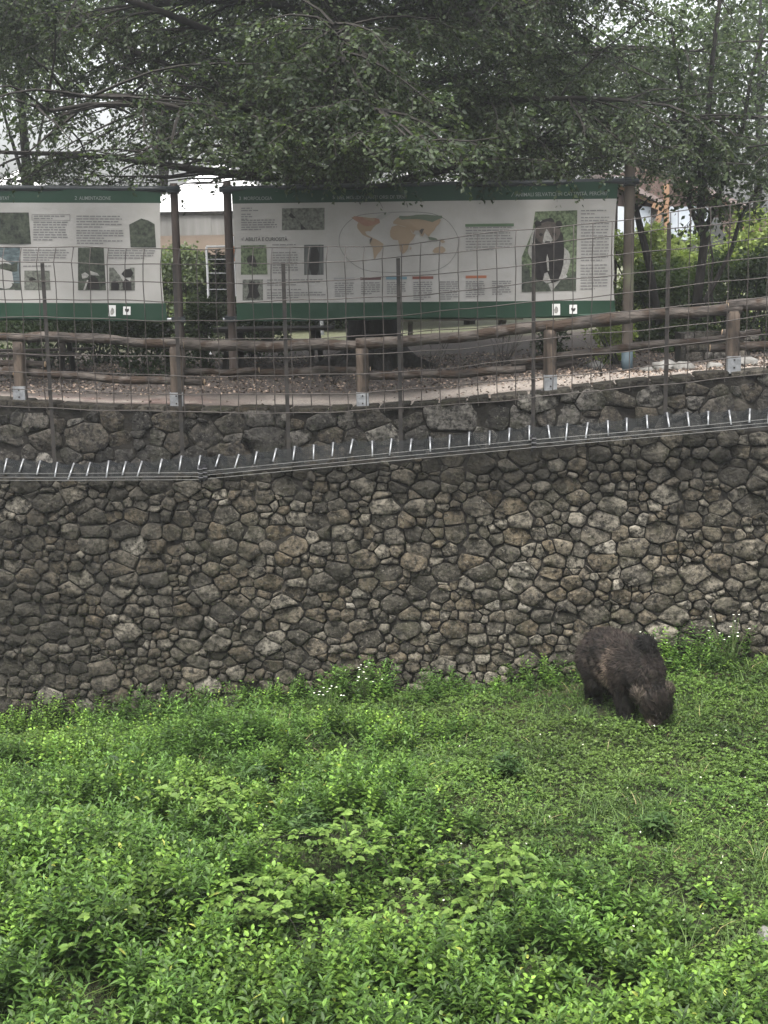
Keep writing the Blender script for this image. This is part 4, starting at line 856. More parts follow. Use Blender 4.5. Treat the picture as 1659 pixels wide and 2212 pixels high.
# shrubs behind the fence (x, y of the middle, distance, half-width, half-height)
for i, (x, y, Y, rx_, rz_, n, sz, co_, lb_) in enumerate((
    (1385, 545, 30, 1.0, .75, 5200, .10, GY, 'bright yellow-green shrub just right of the tall greyish pole'),
    (1500, 560, 31, .95, .7, 4200, .10, GY, 'bright yellow-green shrub behind the slender young tree'),
    (1625, 545, 29, .9, .8, 4600, .10, GY, 'bright yellow-green arching shrub at the right edge'),
    (1400, 625, 27, .8, .55, 4200, .09, GM, 'mid green low shrub under the bright one by the tall pole'),
    (1480, 640, 26, .7, .45, 3400, .09, GM, 'mid green shrub at the foot of the slender young tree'),
    (1560, 610, 26.5, .8, .55, 4000, .09, GM, 'mid green shrub above the little stone wall'),
    (1640, 600, 26, .6, .6, 2600, .09, GD, 'dark green shrub at the right edge under the bright arching one'),
    (1190, 735, 24.6, .30, .25, 900, .07, GD, 'small dark shrub behind the rail post under the bear portrait'),
    (1325, 715, 24.2, .42, .20, 1100, .08, GY, 'low yellow-green plant at the foot of the tall greyish pole'),
    (430, 678, 25.0, .42, .28, 2200, .07, GD, 'dark leafy bush between the two banner poles'),
    (300, 715, 24.6, .8, .22, 2200, .08, GD, 'dark green low bush under the left banner'),
    (90, 705, 27.5, 1.0, .30, 2600, .08, GD, 'dark low bush added to darken the strip behind the picnic table at the left edge'),  # this and the next two are added to darken the strip under the banners
    (205, 700, 28.5, .8, .30, 2200, .08, GD, 'dark low bush added to darken the strip under the middle of the left banner, farther back'),
    (545, 705, 28.0, .8, .30, 2200, .08, GD, 'dark low bush added to darken the strip behind the picnic table left of the big trunk'),
    (380, 600, 33, .7, .9, 3600, .10, ((.06, .085, .045), (.17, .20, .12)), 'pale green hedge bush just right of the left banner'))):
    bushy('shrub', lb_, 'shrub', 'shrubs behind the log fence', atc(x, y, Y), (rx_, rx_ * .7, rz_), int(n * .78), sz, co_, 50 + i)
# hedge seen in the gap
hr = np.random.default_rng(77); hg = empty('hedge'); tag(hg, 'clipped grey-green hedge in the gap between the banners under the tan wall', 'hedge')
n = 16000; a = at(250, 580, 39); HX = hr.uniform(-11, 0.5, n); HZ = hr.uniform(.1, 2.35, n); P = np.stack([HX, 38.6 + hr.normal(0, .12, n) + .12 * np.sin(HX * 3 + HZ * 4), HZ + 0], 1)
L = .11 * hr.uniform(.6, 1.3, n); LL = Leafer(); LL.add(leaf2(P, rdir(n, -.3, hr), rdir(n, .5, hr) + np.array([0, -1, 0]), L, L * .6), lerp_col((.035, .055, .03), (.11, .14, .075), hr.uniform(0, 1, n))); LL.obj('foliage', TREELEAF, hg)
m = MB(); m.box((-5.25, 38.9, 1.1), (11.5, .4, 2.3)); m.obj('dark_core', mat('hedge_core', (.012, .018, .010), (.03, .04, .02), 3), hg)

# ------------------------------------------------------------------ buildings behind
CANVAS = mat('white_canvas', (0.561, 0.561, 0.561), (0.68, 0.68, 0.68), 1.4, .6, .3, 3); VAL = mat('grey_valance', (.17, .165, .155), (.23, .225, .215), 2, .7, stretch=(3, 1, .3)); TAN = mat('tan_wall', (.20, .160, .125), (.25, .20, .16), 1.5, .8)
mq = empty('marquee'); tag(mq, 'white canvas marquee with peaked roof and grey side flap behind the gap between banners', 'marquee')
def pyr(cx, cy, hw, hd, z0, z1, name):
    V = []; F = []; n = 10                     # sagging tent roof: four concave panels
    for sx, sy, ex, ey in ((-1, -1, 1, -1), (1, -1, 1, 1), (1, 1, -1, 1), (-1, 1, -1, -1)):
        k = len(V)
        for i in range(n + 1):
            t = i / n; h = z0 + (z1 - z0) * (t ** 1.35)
            for u in np.linspace(0, 1, 7): V.append((cx + (sx * (1 - u) + ex * u) * hw * (1 - t), cy + (sy * (1 - u) + ey * u) * hd * (1 - t), h - .10 * math.sin(math.pi * u) * (1 - t)))
        for i in range(n):
            for u in range(6): a = k + i * 7 + u; F.append((a, a + 1, a + 8, a + 7))
    return obj(name, V, F, CANVAS, mq, True)
e0 = at(345, 462, 35.5); e1 = at(520, 462, 35.5); zE = float(e0[2]); pk = at(440, 350, 38); 
pyr(-4.2, 38.2, 2.7, 2.6, zE, float(pk[2]), 'canvas_roof'); pyr(-9.6, 38.2, 2.7, 2.6, zE, float(pk[2]) - .1, 'canvas_roof'); pyr(1.2, 38.2, 2.7, 2.6, zE, float(pk[2]) - .1, 'canvas_roof')
m = MB()
for x0 in np.arange(-12.3, 3.9, .9): m.box((x0 + .45, 35.55 + .02 * math.sin(x0 * 9), zE - .27), (.90, .03, .54))
m.obj('side_flap', VAL, mq)
m = MB(); m.box((-4.2, 35.5, zE + .01), (16.2, .06, .07)); m.obj('eave_rail', STEEL_D, mq)
for X in (-12.3, -6.9, -1.5, 3.9):
    m = MB(); m.tube([(X, 35.58, -.1), (X, 35.58, zE)], .05, 8); m.obj('upright', GALV, mq)
tw = empty('tan_building'); tag(tw, 'low tan rendered wall of a building behind the hedge in the gap', 'building'); m = MB(); m.box((-6, 42, 1.7), (16, .3, 3.6)); m.obj('wall', TAN, tw); m = MB(); m.box((-6, 41.9, 3.56), (16.4, .7, .12)); m.obj('roof_edge', VAL, tw)
# white tubular frame
wf = empty('white_frame'); tag(wf, 'white tubular metal frame standing in front of the hedge between the poles', 'frame'); WP = mat('white_paint', (.78, .78, .78), (.82, .82, .82), 3, .4)
A = at(446, 640, 30); A0 = at(446, 533, 30); B0 = at(518, 532, 30); B = at(518, 640, 30)
for p_, q__, nm in ((np.array([A0[0], 30, .1]), A0, 'upright'), (np.array([B0[0], 30, .1]), B0, 'upright'), (A0, B0, 'top_rail')):
    m = MB(); m.tube([p_, q__], .024, 7); m.obj(nm, WP, wf)
for y_ in (560, 590, 625):
    m = MB(); m.tube([at(446, y_, 30), at(518, y_, 30)], .007, 5); m.obj('cross_wire', WP, wf)
os_ = empty('orange_sign'); tag(os_, 'narrow white notice board with an orange panel beside the left pole of the map banner', 'sign'); a = at(513, 590, 29)
m = MB(); m.box((a[0], 29, (at(513, 640, 29)[2] + at(513, 510, 29)[2]) / 2), (.34, .03, at(513, 510, 29)[2] - at(513, 640, 29)[2])); m.obj('board', WP, os_)
m = MB(); z_ = at(513, 548, 29)[2]; m.box((a[0] + .02, 28.975, z_), (.26, .01, .30)); m.obj('orange_panel', mat('orange_paint', (.62, .20, .07), (.66, .24, .09), 4, .5), os_)
m = MB(); m.tube([(a[0], 29.03, .05), (a[0], 29.03, 1.2)], .03, 6); m.obj('leg', STEEL_D, os_)

# timber shelter on the right
TBROWN = mat('shelter_brown_boards', (.065, .045, .038), (.110, .078, .066), 3, .7, .3, 14, stretch=(1, 1, .2), island=.2); TOR = mat('shelter_orange_beam', (.19, .115, .070), (.25, .155, .095), 5, .6); TROOF = mat('shelter_roof', (.16, .13, .12), (.24, .20, .19), 2, .7); PANE = mat('shelter_glass', (.33, .37, .41), (.50, .53, .56), 1.5, .15)
sh = empty('timber_shelter'); tag(sh, 'brown timber building with orange beams and pitched roof behind the trees on the right', 'building')
SHY = 35.0
def sp(x, y, dy=0): return at(x, y, SHY + dy)
def slab(pts, th, m_, nm, dy=0):
    f_ = [sp(x, y, dy) for x, y in pts]; b__ = [p + np.array([0, th, 0]) for p in f_]; n = len(f_)
    return obj(nm, [*f_, *b__], [tuple(range(n))[::-1], tuple(range(n, 2 * n))] + [(i, (i + 1) % n, n + (i + 1) % n, n + i) for i in range(n)], m_, sh)
# gable wall of vertical boards
xx = 1300
while xx < 1700:
    wd = 15; ytop = 392 + max(0, (xx - 1320)) * .12 if xx < 1480 else 412 + (xx - 1480) * .40
    slab([(xx, 470 if xx < 1560 else 520), (xx + wd - .6, 470 if xx < 1560 else 520), (xx + wd - .6, ytop + wd * .2), (xx, ytop)], .06, TBROWN, 'wall_board', .25 + .02 * (xx % 2)); xx += wd
slab([(1322, 392), (1420, 440), (1420, 446), (1322, 399)], .15, TOR, 'barge_board'); slab([(1480, 396), (1612, 452), (1612, 461), (1480, 405)], .15, TOR, 'barge_board')
slab([(1300, 372), (1330, 378), (1440, 436), (1432, 441), (1325, 392), (1300, 384)], 3.0, TROOF, 'roof_panel', -.1); slab([(1470, 385), (1490, 388), (1625, 447), (1615, 453), (1480, 396)], 3.0, TROOF, 'roof_panel', -.1)
slab([(1380, 350), (1470, 384), (1480, 396), (1440, 434), (1335, 380)], .3, TBROWN, 'upper_gable', .5)
for (a_, b_) in (((1439, 398), (1440, 520)), ((1428, 448), (1411, 520)), ((1410, 443), (1430, 452)), ((1602, 470), (1597, 520)), ((1632, 455), (1634, 520))):
    m = MB(); m.bar(sp(*a_, -.15), sp(*b_, -.15), .12, .12); m.obj('beam', TOR, sh)
for x0, x1 in ((1330, 1354), (1356, 1380), (1382, 1406), (1444, 1464), (1466, 1490), (1492, 1530)):
    slab([(x0, 518), (x1, 518), (x1, 447), (x0, 445)], .04, PANE, 'window_pane', .1)
slab([(1560, 500), (1700, 496), (1700, 470), (1560, 474)], .06, TBROWN, 'lower_wall', .1)
sg = empty('tin_roof'); tag(sg, 'small corrugated grey roof just above the right end of the map banner', 'roof'); 
for k in range(7):
    m = MB(); a_ = at(1292 + k * 5.5, 408, 30); b_ = at(1312 + k * 5.5, 384, 31.5); m.tube([a_, b_], .035, 6); m.obj('corrugation', GALV, sg)
m = MB(); m.tube([at(1330, 412, 30), np.array([at(1330, 412, 30)[0], 30, .1])], .05, 8); m.obj('prop', POLE, sg)

# ------------------------------------------------------------------ picnic tables, planter wall, stones
def picnic(label, x, y, Y, rz=0.0, L_=1.9, dark=BENCHW):
    t = empty('picnic_table'); tag(t, label, 'table', 'picnic tables under the trees'); c = at(x, y, Y); g = float(upZ(c[0], c[1])); cx, cy = c[0], c[1]; cs, sn = math.cos(rz), math.sin(rz)
    def W(a, b, z): return np.array([cx + a * cs - b * sn, cy + a * sn + b * cs, g + z])
    for k in range(5): m = MB(); m.bar(W(-L_ / 2, -.32 + k * .16, .74), W(L_ / 2, -.32 + k * .16, .74), .145, .05); m.obj('table_plank', dark, t)
    for s_ in (-1, 1):
        for k in range(2): m = MB(); m.bar(W(-L_ / 2, s_ * (.62 + k * .15), .45), W(L_ / 2, s_ * (.62 + k * .15), .45), .135, .045); m.obj('seat_plank', dark, t)
        for e in (-1, 1):
            m = MB(); m.bar(W(e * L_ * .36, s_ * .72, 0), W(e * L_ * .36, s_ * .25, .73), .09, .09); m.obj('leg', dark, t)
    for e in (-1, 1): m = MB(); m.bar(W(e * L_ * .36, -.74, .40), W(e * L_ * .36, .74, .40), .09, .07); m.obj('cross_beam', dark, t)
picnic('dark picnic table seen in the gap between the two banner poles', 440, 700, 26.3, .1)
picnic('dark picnic table just left of the big trunk, under the map banner', 590, 700, 26.0, -.1, 2.2)
picnic('dark picnic table under the left banner at the left edge', 30, 700, 26.0, .05, 2.6)
picnic('picnic table on the lawn right of the big trunk', 985, 690, 33.0, .0, 3.0, POLE_G)
bk = empty('park_bench'); tag(bk, 'distant pale bench on the lawn left of the big trunk under the banner', 'bench'); c = at(700, 700, 37); g = float(upZ(c[0], c[1]))
for dz, dy in ((.45, 0), (.45, .16), (.72, .3), (.88, .34)): m = MB(); m.box((c[0], c[1] + dy, g + dz), (2.2, .12 if dz < .5 else .03, .04 if dz < .5 else .12)); m.obj('slat', GALVW, bk)
for e in (-.9, .9): m = MB(); m.bar((c[0] + e, c[1] + .05, g), (c[0] + e, c[1] + .05, g + .44), .06, .3); m.obj('leg', STEEL_D, bk)
pw = empty('stone_planter'); tag(pw, 'short mossy stone planter wall behind the right rail post', 'planter'); c0_ = at(1470, 728, 23.6); c1_ = at(1628, 722, 23.4); gz = float(upZ((c0_[0] + c1_[0]) / 2, 23.5))
m = MB(); m.box(((c0_[0] + c1_[0]) / 2, 23.8, gz + .22), (c1_[0] - c0_[0], .5, .50)); m.obj('core', MORTAR, pw)
prs = np.random.default_rng(5)
for row in range(3):
    x_ = c0_[0] + prs.uniform(0, .1)
    while x_ < c1_[0] - .1:
        wd = prs.uniform(.16, .34); P4 = np.array([(x_, row * .17), (x_ + wd, row * .17), (x_ + wd, row * .17 + .17), (x_, row * .17 + .17)]); gg = stone_geo(P4, lambda s, z, o: (s, 23.55 - o, gz + z), prs, .012, .05)
        if gg: obj('stone', gg[0], gg[1], STONE_UP, pw, True)
        x_ += wd
def rock(name, c, r, label=None, cat=None, seed=0, m_=None, parent=None, group=None, sq=.6):
    bm = bmesh.new(); bmesh.ops.create_icosphere(bm, subdivisions=2, radius=1)
    for v in bm.verts:
        n_ = mnoise.noise(v.co * 1.3 + Vector((seed * 3.1, 0, 0))); v.co *= 1 + .45 * n_; v.co.z *= sq; v.co = v.co * r + Vector(c)
    me_ = bpy.data.meshes.new(name); bm.to_mesh(me_); bm.free(); me_.materials.append(m_ or STONE_UP); me_.polygons.foreach_set('use_smooth', np.ones(len(me_.polygons), dtype=bool)); o = link(bpy.data.objects.new(name, me_), parent)
    if label: tag(o, label, cat, group)
    return o
PALE = mat('pale_stone', (0.09672, 0.093, 0.08556), (0.1637, 0.16, 0.1488), 5, .8, .8, 16)
for i, (x, y, Y, r_, lb_) in enumerate(((1290, 745, 23.6, .16, 'pale flat stone beside the low plant at the tall pole foot'), (1440, 742, 22.4, .22, 'pale rounded stone left of the mossy planter, nearer the path'), (1480, 748, 22.0, .18, 'pale rounded stone in front of the left end of the planter'), (1545, 752, 21.7, .14, 'small pale stone in front of the planter middle'), (1400, 752, 22.1, .12, 'small pale stone just right of the tall pole foot'), (1610, 748, 21.9, .2, 'pale stone right of the last rail post shoe'))):
    c = at(x, y, Y); c[2] = float(upZ(c[0], c[1])) + r_ * .2; rock('stone', c, r_, lb_, 'stone', i, PALE, group='loose stones behind the fence')
# litter chips and gravel on the path
gr = np.random.default_rng(15); n = 26000; GX = gr.uniform(-7, 7, n); GY_ = wallY(GX) + .2 + gr.random(n) ** 1.1 * 8.0; wR = np.where(GY_ > wallY(GX) + 1.6, .9, np.clip((GX + 1) / 5, .10, 1) * .35); keep_ = gr.random(n) < wR; GX = GX[keep_]; GY_ = GY_[keep_]; n = len(GX)
P = np.stack([GX, GY_, upZ(GX, GY_) + .012], 1); L = gr.uniform(.02, .07, n); D = rdir(n, 0, gr); D[:, 2] *= .35; LL = Leafer(); LL.add(leaf2(P, D, rdir(n, 2, gr), L, L * .7), lerp_col((.020, .013, .010), (.30, .23, .18), gr.random(n) ** 2.4)); o = LL.obj('litter', leaf_mat('dry_leaf', .05, .7)); tag(o, kind='stuff')
# thin saplings in the litter
for i, (x, y, lb_) in enumerate(((1295, 770, 'leafless thin sapling left of the tall pole'), (1085, 790, 'leafless twiggy sapling between the last map banner posts'), (720, 790, 'leafless thin sapling in front of the lawn gap left of the trunk'), (930, 785, 'leafless thin sapling right of the big trunk'))):
    c = at(x, y, 22.9); c[2] = float(upZ(c[0], c[1])); r = np.random.default_rng(90 + i); m = MB()
    for k in range(5 if i != 1 else 12):
        d = np.array([r.normal(0, .22), r.normal(0, .15), r.uniform(.45, .8)]); m.tube([c + r.normal(0, .02, 3) * [1, 1, 0], c + d * .5 + r.normal(0, .03, 3), c + d], [.009, .006, .003], 4)
        m.tube([c + d * .6, c + d * .6 + np.array([r.normal(0, .15), 0, .15])], [.004, .002], 3)
    tag(m.obj('sapling', BRANCH), lb_, 'sapling', 'bare saplings behind the log fence')

# ------------------------------------------------------------------ greenery in the pit
PIT = Leafer(); CLO = Leafer(); GRS = Leafer(); FLW = Leafer(); STM = MB()
vr = np.random.default_rng(101)
def scatter(n, x0=-7.8, x1=7.8, y0=8.0, y1=20.4):
    n = int(n * 1.3); X = vr.uniform(x0, x1, n); Y = vr.uniform(y0, y1, n); k = (Y < lowY(X) - .03) & (np.abs(X) < Y * .292 + 1.7); return X[k], Y[k]
def hollow(X, Y): return np.exp(-(((X - .15) / .75) ** 2 + ((Y - 11.3) / .36) ** 2)) + .9 * np.exp(-(((X + 3.2) / .35) ** 2 + ((Y - 13.6) / .3) ** 2)) + .9 * np.exp(-(((X + 1.3) / .5) ** 2 + ((Y - 12.9) / .22) ** 2))
def lush(X, Y):                                   # how tall the herbs stand, 0..1
    d = lowY(X) - Y
    wallstrip = np.exp(-(d / .75) ** 2) * (.55 + .30 * fnoise(X, Y, 1.6, 2.2))
    bed = np.exp(-((d - 2.6 + .25 * X * .4) / .75) ** 2) * (1 / (1 + np.exp((X - .3) * 1.8))) * .75
    left = 1 / (1 + np.exp((X - (0.2 + (13.5 - Y) * .38)) * 2.0)) / (1 + np.exp((Y - 15.6) * 1.8)) * (.72 + .4 * fnoise(X, Y, 1.2, .4) + .25 * fnoise(X, Y, 2.7, 3.4))
    front = 1 / (1 + np.exp((Y - 11.6) * 2.2)) / (1 + np.exp((X - 2.4) * 1.6)) * (.8 + .35 * fnoise(X, Y, 1.9, 5.1))
    bare = np.exp(-(((X + 4.9) / .55) ** 2 + ((d - 1.7) / .35) ** 2)) + 1.3 * hollow(X, Y)
    cl_ = np.exp(-(((X - 4.2) / 2.0) ** 2 + ((Y - 17.3) / 1.1) ** 2)) * .8
    return np.clip(np.maximum.reduce([wallstrip, bed, left, front]) * (1 - cl_) - bare, 0, 1)
def zg(X, Y): return floorZ(X, Y)
BC = [((.008, .025, .005), (.094, .172, .030)), ((.007, .022, .005), (.072, .138, .027)), ((.022, .056, .009), (.142, .232, .038))]
# tall leafy herbs
X, Y = scatter(36000); h = lush(X, Y); k = vr.random(len(X)) < np.clip(h * 1.5, 0, 1) * .60; X, Y, h = X[k], Y[k], h[k]
gap = fnoise(X, Y, 3.1, 7.7) + .9 * fnoise(X, Y, 7.7, 2.7) + .35 * fnoise(X, Y, 1.3, 4.2) > -.45; X, Y, h = X[gap], Y[gap], h[gap]
H = (.10 + .50 * h) * vr.uniform(.7, 1.3, len(X)) * (1 + .42 * fnoise(X, Y, 2.0, 1.1) + .38 * fnoise(X, Y, 5.2, 3.1)); Z = zg(X, Y); npl = len(X); print('herbs', npl)
sp_ = (.6 * fnoise(X, Y, 1.7, 3.3) + .15 * (Y < 12.5) + vr.normal(0, .4, npl)); kind = np.where(sp_ > .48, 2, np.where(sp_ < -.05, 1, 0)); pb = vr.uniform(.6, 1.35, npl) * (1 + .28 * fnoise(X, Y, 4.4, 8.2)); lean = vr.normal(0, .16, (npl, 2))
for lv in range(11):
    t = (lv + .6) / 11; ok = (t * H > .03) & ((lv % 2 == 0) | (H > .24)); idx = np.where(ok)[0]
    if lv < 3: idx = idx[vr.random(len(idx)) < .45]
    for sd_ in (0, 1, 2):
        az = lv * 1.571 + sd_ * 2.094 + idx * 1.3 + vr.normal(0, .3, len(idx)); b = np.stack([X[idx] + lean[idx, 0] * t * H[idx], Y[idx] + lean[idx, 1] * t * H[idx], Z[idx] + t * H[idx]], 1)
        el = .15 + .75 * (t ** 2); D = np.stack([np.cos(az) * np.cos(el), np.sin(az) * np.cos(el), np.full(len(idx), np.sin(el))], 1); kk = kind[idx]
        L = np.clip(1.22 - (Y[idx] - 11) * .04, .85, 1.25) * np.where(kk == 1, .118, np.where(kk == 2, .074, .096)) * (1.12 - .5 * t) * vr.uniform(.7, 1.25, len(idx)); Wd = L * np.where(kk == 1, .24, np.where(kk == 2, .62, .36)) * vr.uniform(.85, 1.15, len(idx))
        pet = np.where(kk == 2, .03, .008)[:, None]; tt = np.clip(vr.uniform(0, .7, len(idx)) + .3 * t, 0, 1); c_ = np.empty((len(idx), 3))
        for q_ in range(3): mm_ = kk == q_; c_[mm_] = lerp_col(*BC[q_], tt[mm_])
        c_ *= pb[idx][:, None]
        yel = vr.random(len(idx)) < .004; c_[yel] = (.26, .28, .06)
        PIT.add(leaf4(b + D * pet, D, np.array([0, 0, 1.0]) + vr.normal(0, .3, (len(idx), 3)), L, Wd, vr.uniform(.25, 1.1, len(idx))), c_)
# low clover and small creeping leaves everywhere
X, Y = scatter(120000); h = lush(X, Y); d = lowY(X) - Y; thin = np.exp(-(((X + 4.9) / .7) ** 2 + ((d - 1.7) / .3) ** 2)) + .75 * np.exp(-(((X - 2.6) / 1.6) ** 2 + ((d - 1.75) / .4) ** 2)) * (fnoise(X, Y, 3, .3) > 0)
k = (vr.random(len(X)) > np.clip(h * 1.1, 0, .88)) & (vr.random(len(X)) > thin + hollow(X, Y) * 1.2) & (fnoise(X, Y, 4.3, 2.6) + .5 * fnoise(X, Y, 1.5, .9) > vr.uniform(-1.5, -.4, len(X))); X, Y = X[k], Y[k]; n = len(X)
hh = np.abs(.055 + .05 * fnoise(X, Y, 2.3, 4.4) + .045 * fnoise(X, Y, 6.1, 1.4) + vr.normal(0, .028, n)) + .01; Z = zg(X, Y) + hh; a0 = vr.uniform(0, 6.28, n); sz = vr.uniform(.020, .042, n) * (1 + .25 * fnoise(X, Y, 1.1, 8)); tone = np.clip(.5 + .35 * fnoise(X, Y, 2.4, 6.2) + vr.normal(0, .22, n), 0, 1)
br = np.clip(.5 - .6 * fnoise(X, Y, 1.3, 9.1), 0, 1)[:, None] * .3
c1 = lerp_col((.009, .027, .005), (.102, .178, .034), tone); c_ = c1 * (1 - br) + np.array((.060, .062, .024)) * br
for s_ in range(3):
    az = a0 + s_ * 2.094 + vr.normal(0, .2, n); D = np.stack([np.cos(az), np.sin(az), vr.normal(.12, .35, n)], 1); CLO.add(leaf2(np.stack([X, Y, Z], 1), D, np.array([0, 0, 1.0]) + vr.normal(0, .32, (n, 3)), sz, sz * .85), c_)
# grass blades in tufts
X, Y = scatter(4200); h = lush(X, Y); gk = np.clip(.30 + .5 * fnoise(X, Y, 1.4, 5.5), .05, 1) * np.clip(1 - h * .8, .12, 1); d = lowY(X) - Y; gk = np.maximum(gk, .9 * np.exp(-(((X - 3.6) / 2.6) ** 2 + ((d - 1.9) / .9) ** 2))); gk *= 1 - np.exp(-(((X + 4.9) / .6) ** 2 + ((d - 1.7) / .28) ** 2)); k = vr.random(len(X)) < gk; X, Y = X[k], Y[k]; dd = (lowY(X) - Y)
nb = 20; X = np.repeat(X, nb); Y = np.repeat(Y, nb); tl = np.repeat(vr.uniform(.6, 1.5, len(dd)), nb); n = len(X); X = X + vr.normal(0, .07, n); Y = Y + vr.normal(0, .07, n); ok = Y < lowY(X) - .02; X, Y, tl = X[ok], Y[ok], tl[ok]; n = len(X)
D = np.stack([vr.normal(0, .38, n), vr.normal(0, .38, n), np.ones(n)], 1); L = vr.uniform(.10, .24, n) * tl * (.9 + .3 * (Y < 14)); dry = vr.random(n) < .06; c_ = lerp_col((.026, .054, .014), (.095, .150, .042), vr.random(n)); c_[dry] = (.22, .20, .09)
GRS.add(blade(np.stack([X, Y, zg(X, Y) - .01], 1), D, vr.normal(0, 1, (n, 3)), L, vr.uniform(.005, .010, n), vr.uniform(.3, 1.6, n)), c_)
X, Y = scatter(1500); k = (vr.random(len(X)) < .55) & (fnoise(X, Y, 1.1, 3.7) > .05) & (Y < 18.5) & (np.abs(X - 2.8) + np.abs(Y - 17.4) > 1.2); X, Y = X[k], Y[k]; nb = 14; X = np.repeat(X, nb); Y = np.repeat(Y, nb); n = len(X); X = X + vr.normal(0, .05, n); Y = Y + vr.normal(0, .05, n)
D = np.stack([vr.normal(0, .42, n), vr.normal(0, .42, n), np.ones(n)], 1); L = vr.uniform(.18, .46, n) * (.65 + .7 * lush(X, Y)); c_ = lerp_col((.030, .062, .014), (.125, .180, .050), vr.random(n)); dry = vr.random(n) < .05; c_[dry] = (.20, .17, .09)
GRS.add(blade(np.stack([X, Y, zg(X, Y) - .01], 1), D, vr.normal(0, 1, (n, 3)), L, vr.uniform(.006, .012, n), vr.uniform(.5, 1.9, n)), c_)
# short turf filling between
X, Y = scatter(90000); n = len(X); D = np.stack([vr.normal(0, .5, n), vr.normal(0, .5, n), np.ones(n)], 1); dbr = lowY(X) - Y; brn = np.exp(-(((X + 4.9) / .8) ** 2 + ((dbr - 1.7) / .35) ** 2)); k = vr.random(n) > brn * .9; X, Y, D = X[k], Y[k], D[k]; n = len(X)
GRS.add(leaf2(np.stack([X, Y, zg(X, Y)], 1), D, vr.normal(0, 1, (n, 3)), vr.uniform(.04, .12, n), vr.uniform(.006, .012, n)), lerp_col((.018, .038, .010), (.070, .105, .034), vr.random(n)))
# white clover heads and daisies
X, Y = scatter(1000); h = lush(X, Y); k = (vr.random(len(X)) < np.clip((X + 2.2) / 4, .03, 1) * .62 * np.clip(fnoise(X, Y, 2.2, 6.6) + .45, .04, 1.3)) & (h < .6) & (Y < 17.2) & (Y > 10.5); X, Y = X[k], Y[k]; n = len(X); Z = zg(X, Y) + vr.uniform(.10, .19, n) + .1 * lush(X, Y)
for s_ in range(7):
    D = rdir(n, .9, vr); FLW.add(leaf2(np.stack([X, Y, Z], 1), D, rdir(n, .5, vr), np.full(n, .012), np.full(n, .014)), lerp_col((.62, .62, .52), (.80, .80, .74), vr.random(n)))
tag(PIT.obj('tall_herbs', LEAF), kind='stuff'); tag(CLO.obj('clover', LEAF), kind='stuff'); tag(GRS.obj('grass', LEAF), kind='stuff'); tag(FLW.obj('clover_flowers', leaf_mat('white_petal', .25, .6)), kind='stuff')

# individual plants that stand out
def herb_plant(name, label, cat, x, Y, hgt, spread, nst, lL, lW, cols, seed, flowers=0, group=None, wall=False):
    r = np.random.default_rng(seed); c = at(x, 1500, Y); c = np.array([c[0], c[1], float(zg(c[0], c[1]))]); root = empty(name); tag(root, label, cat, group); L_ = Leafer(); m = MB(); F_ = Leafer()
    for k in range(nst):
        a_ = r.uniform(0, 6.28); o_ = spread * r.uniform(.1, 1); e = c + np.array([math.cos(a_) * o_, math.sin(a_) * o_, hgt * r.uniform(.65, 1.05) * (1 - .3 * o_ / spread)]); b = c + np.array([math.cos(a_), math.sin(a_), 0]) * .06; mid = (b + e) / 2 + np.array([0, 0, .05])
        m.tube([b - np.array([0, 0, .05]), mid, e], [.008, .006, .003], 4); n = 16; t = np.linspace(.2, 1.02, n); P = b * (1 - t)[:, None] + e * t[:, None] + np.array([0, 0, .05]) * np.sin(t * 3.14)[:, None]; az = np.arange(n) * 2.4 + k
        D = np.stack([np.cos(az), np.sin(az), .2 + .5 * t], 1); L = lL * r.uniform(.7, 1.2, n); L_.add(leaf4(P, D, np.array([0, 0, 1.0]) + r.normal(0, .3, (n, 3)), L, L * lW, r.uniform(.3, 1.2, n)), lerp_col(*cols, r.random(n)))
        if k < flowers:
            for s_ in range(9): az_ = s_ * .7; F_.add(leaf2((e + np.array([0, 0, .03]))[None], np.array([[math.cos(az_), math.sin(az_), .15]]), np.array([[0, 0, 1.0]]), np.array([.019]), np.array([.010])), (.80, .80, .76))
    m.obj('stems', mat('herb_stem', (.06, .09, .03), (.10, .13, .05), 6), root); L_.obj('leaves', LEAF, root)
    if flowers: F_.obj('flower_heads', leaf_mat('daisy_petal', .25, .6), root)
herb_plant('bush', 'round light green bush against the wall foot near the middle', 'bush', 732, float(lowY(-.6)) - .42, .62, .42, 34, .085, .42, BC[0], 301)
herb_plant('daisy_clump', 'clump of white daisies right of the round bush at the wall foot', 'flowers', 785, float(lowY(-.3)) - .34, .60, .30, 16, .05, .3, BC[1], 302, 14, 'daisy clumps by the wall')
herb_plant('daisy_clump', 'clump of white daisies low in front of the round bush at the wall foot', 'flowers', 712, float(lowY(-.7)) - 1.0, .42, .25, 14, .05, .3, BC[1], 303, 12, 'daisy clumps by the wall')
herb_plant('daisy_clump', 'sparse white daisies against the wall behind the bear', 'flowers', 1400, float(lowY(3.6)) - .2, .62, .4, 16, .04, .3, BC[1], 304, 14, 'daisy clumps by the wall')
herb_plant('daisy_clump', 'sparse white daisies against the wall at the right, past the bear', 'flowers', 1570, float(lowY(4.8)) - .2, .75, .55, 20, .04, .3, BC[1], 305, 18, 'daisy clumps by the wall')
DG = ((.014, .036, .009), (.060, .105, .030))
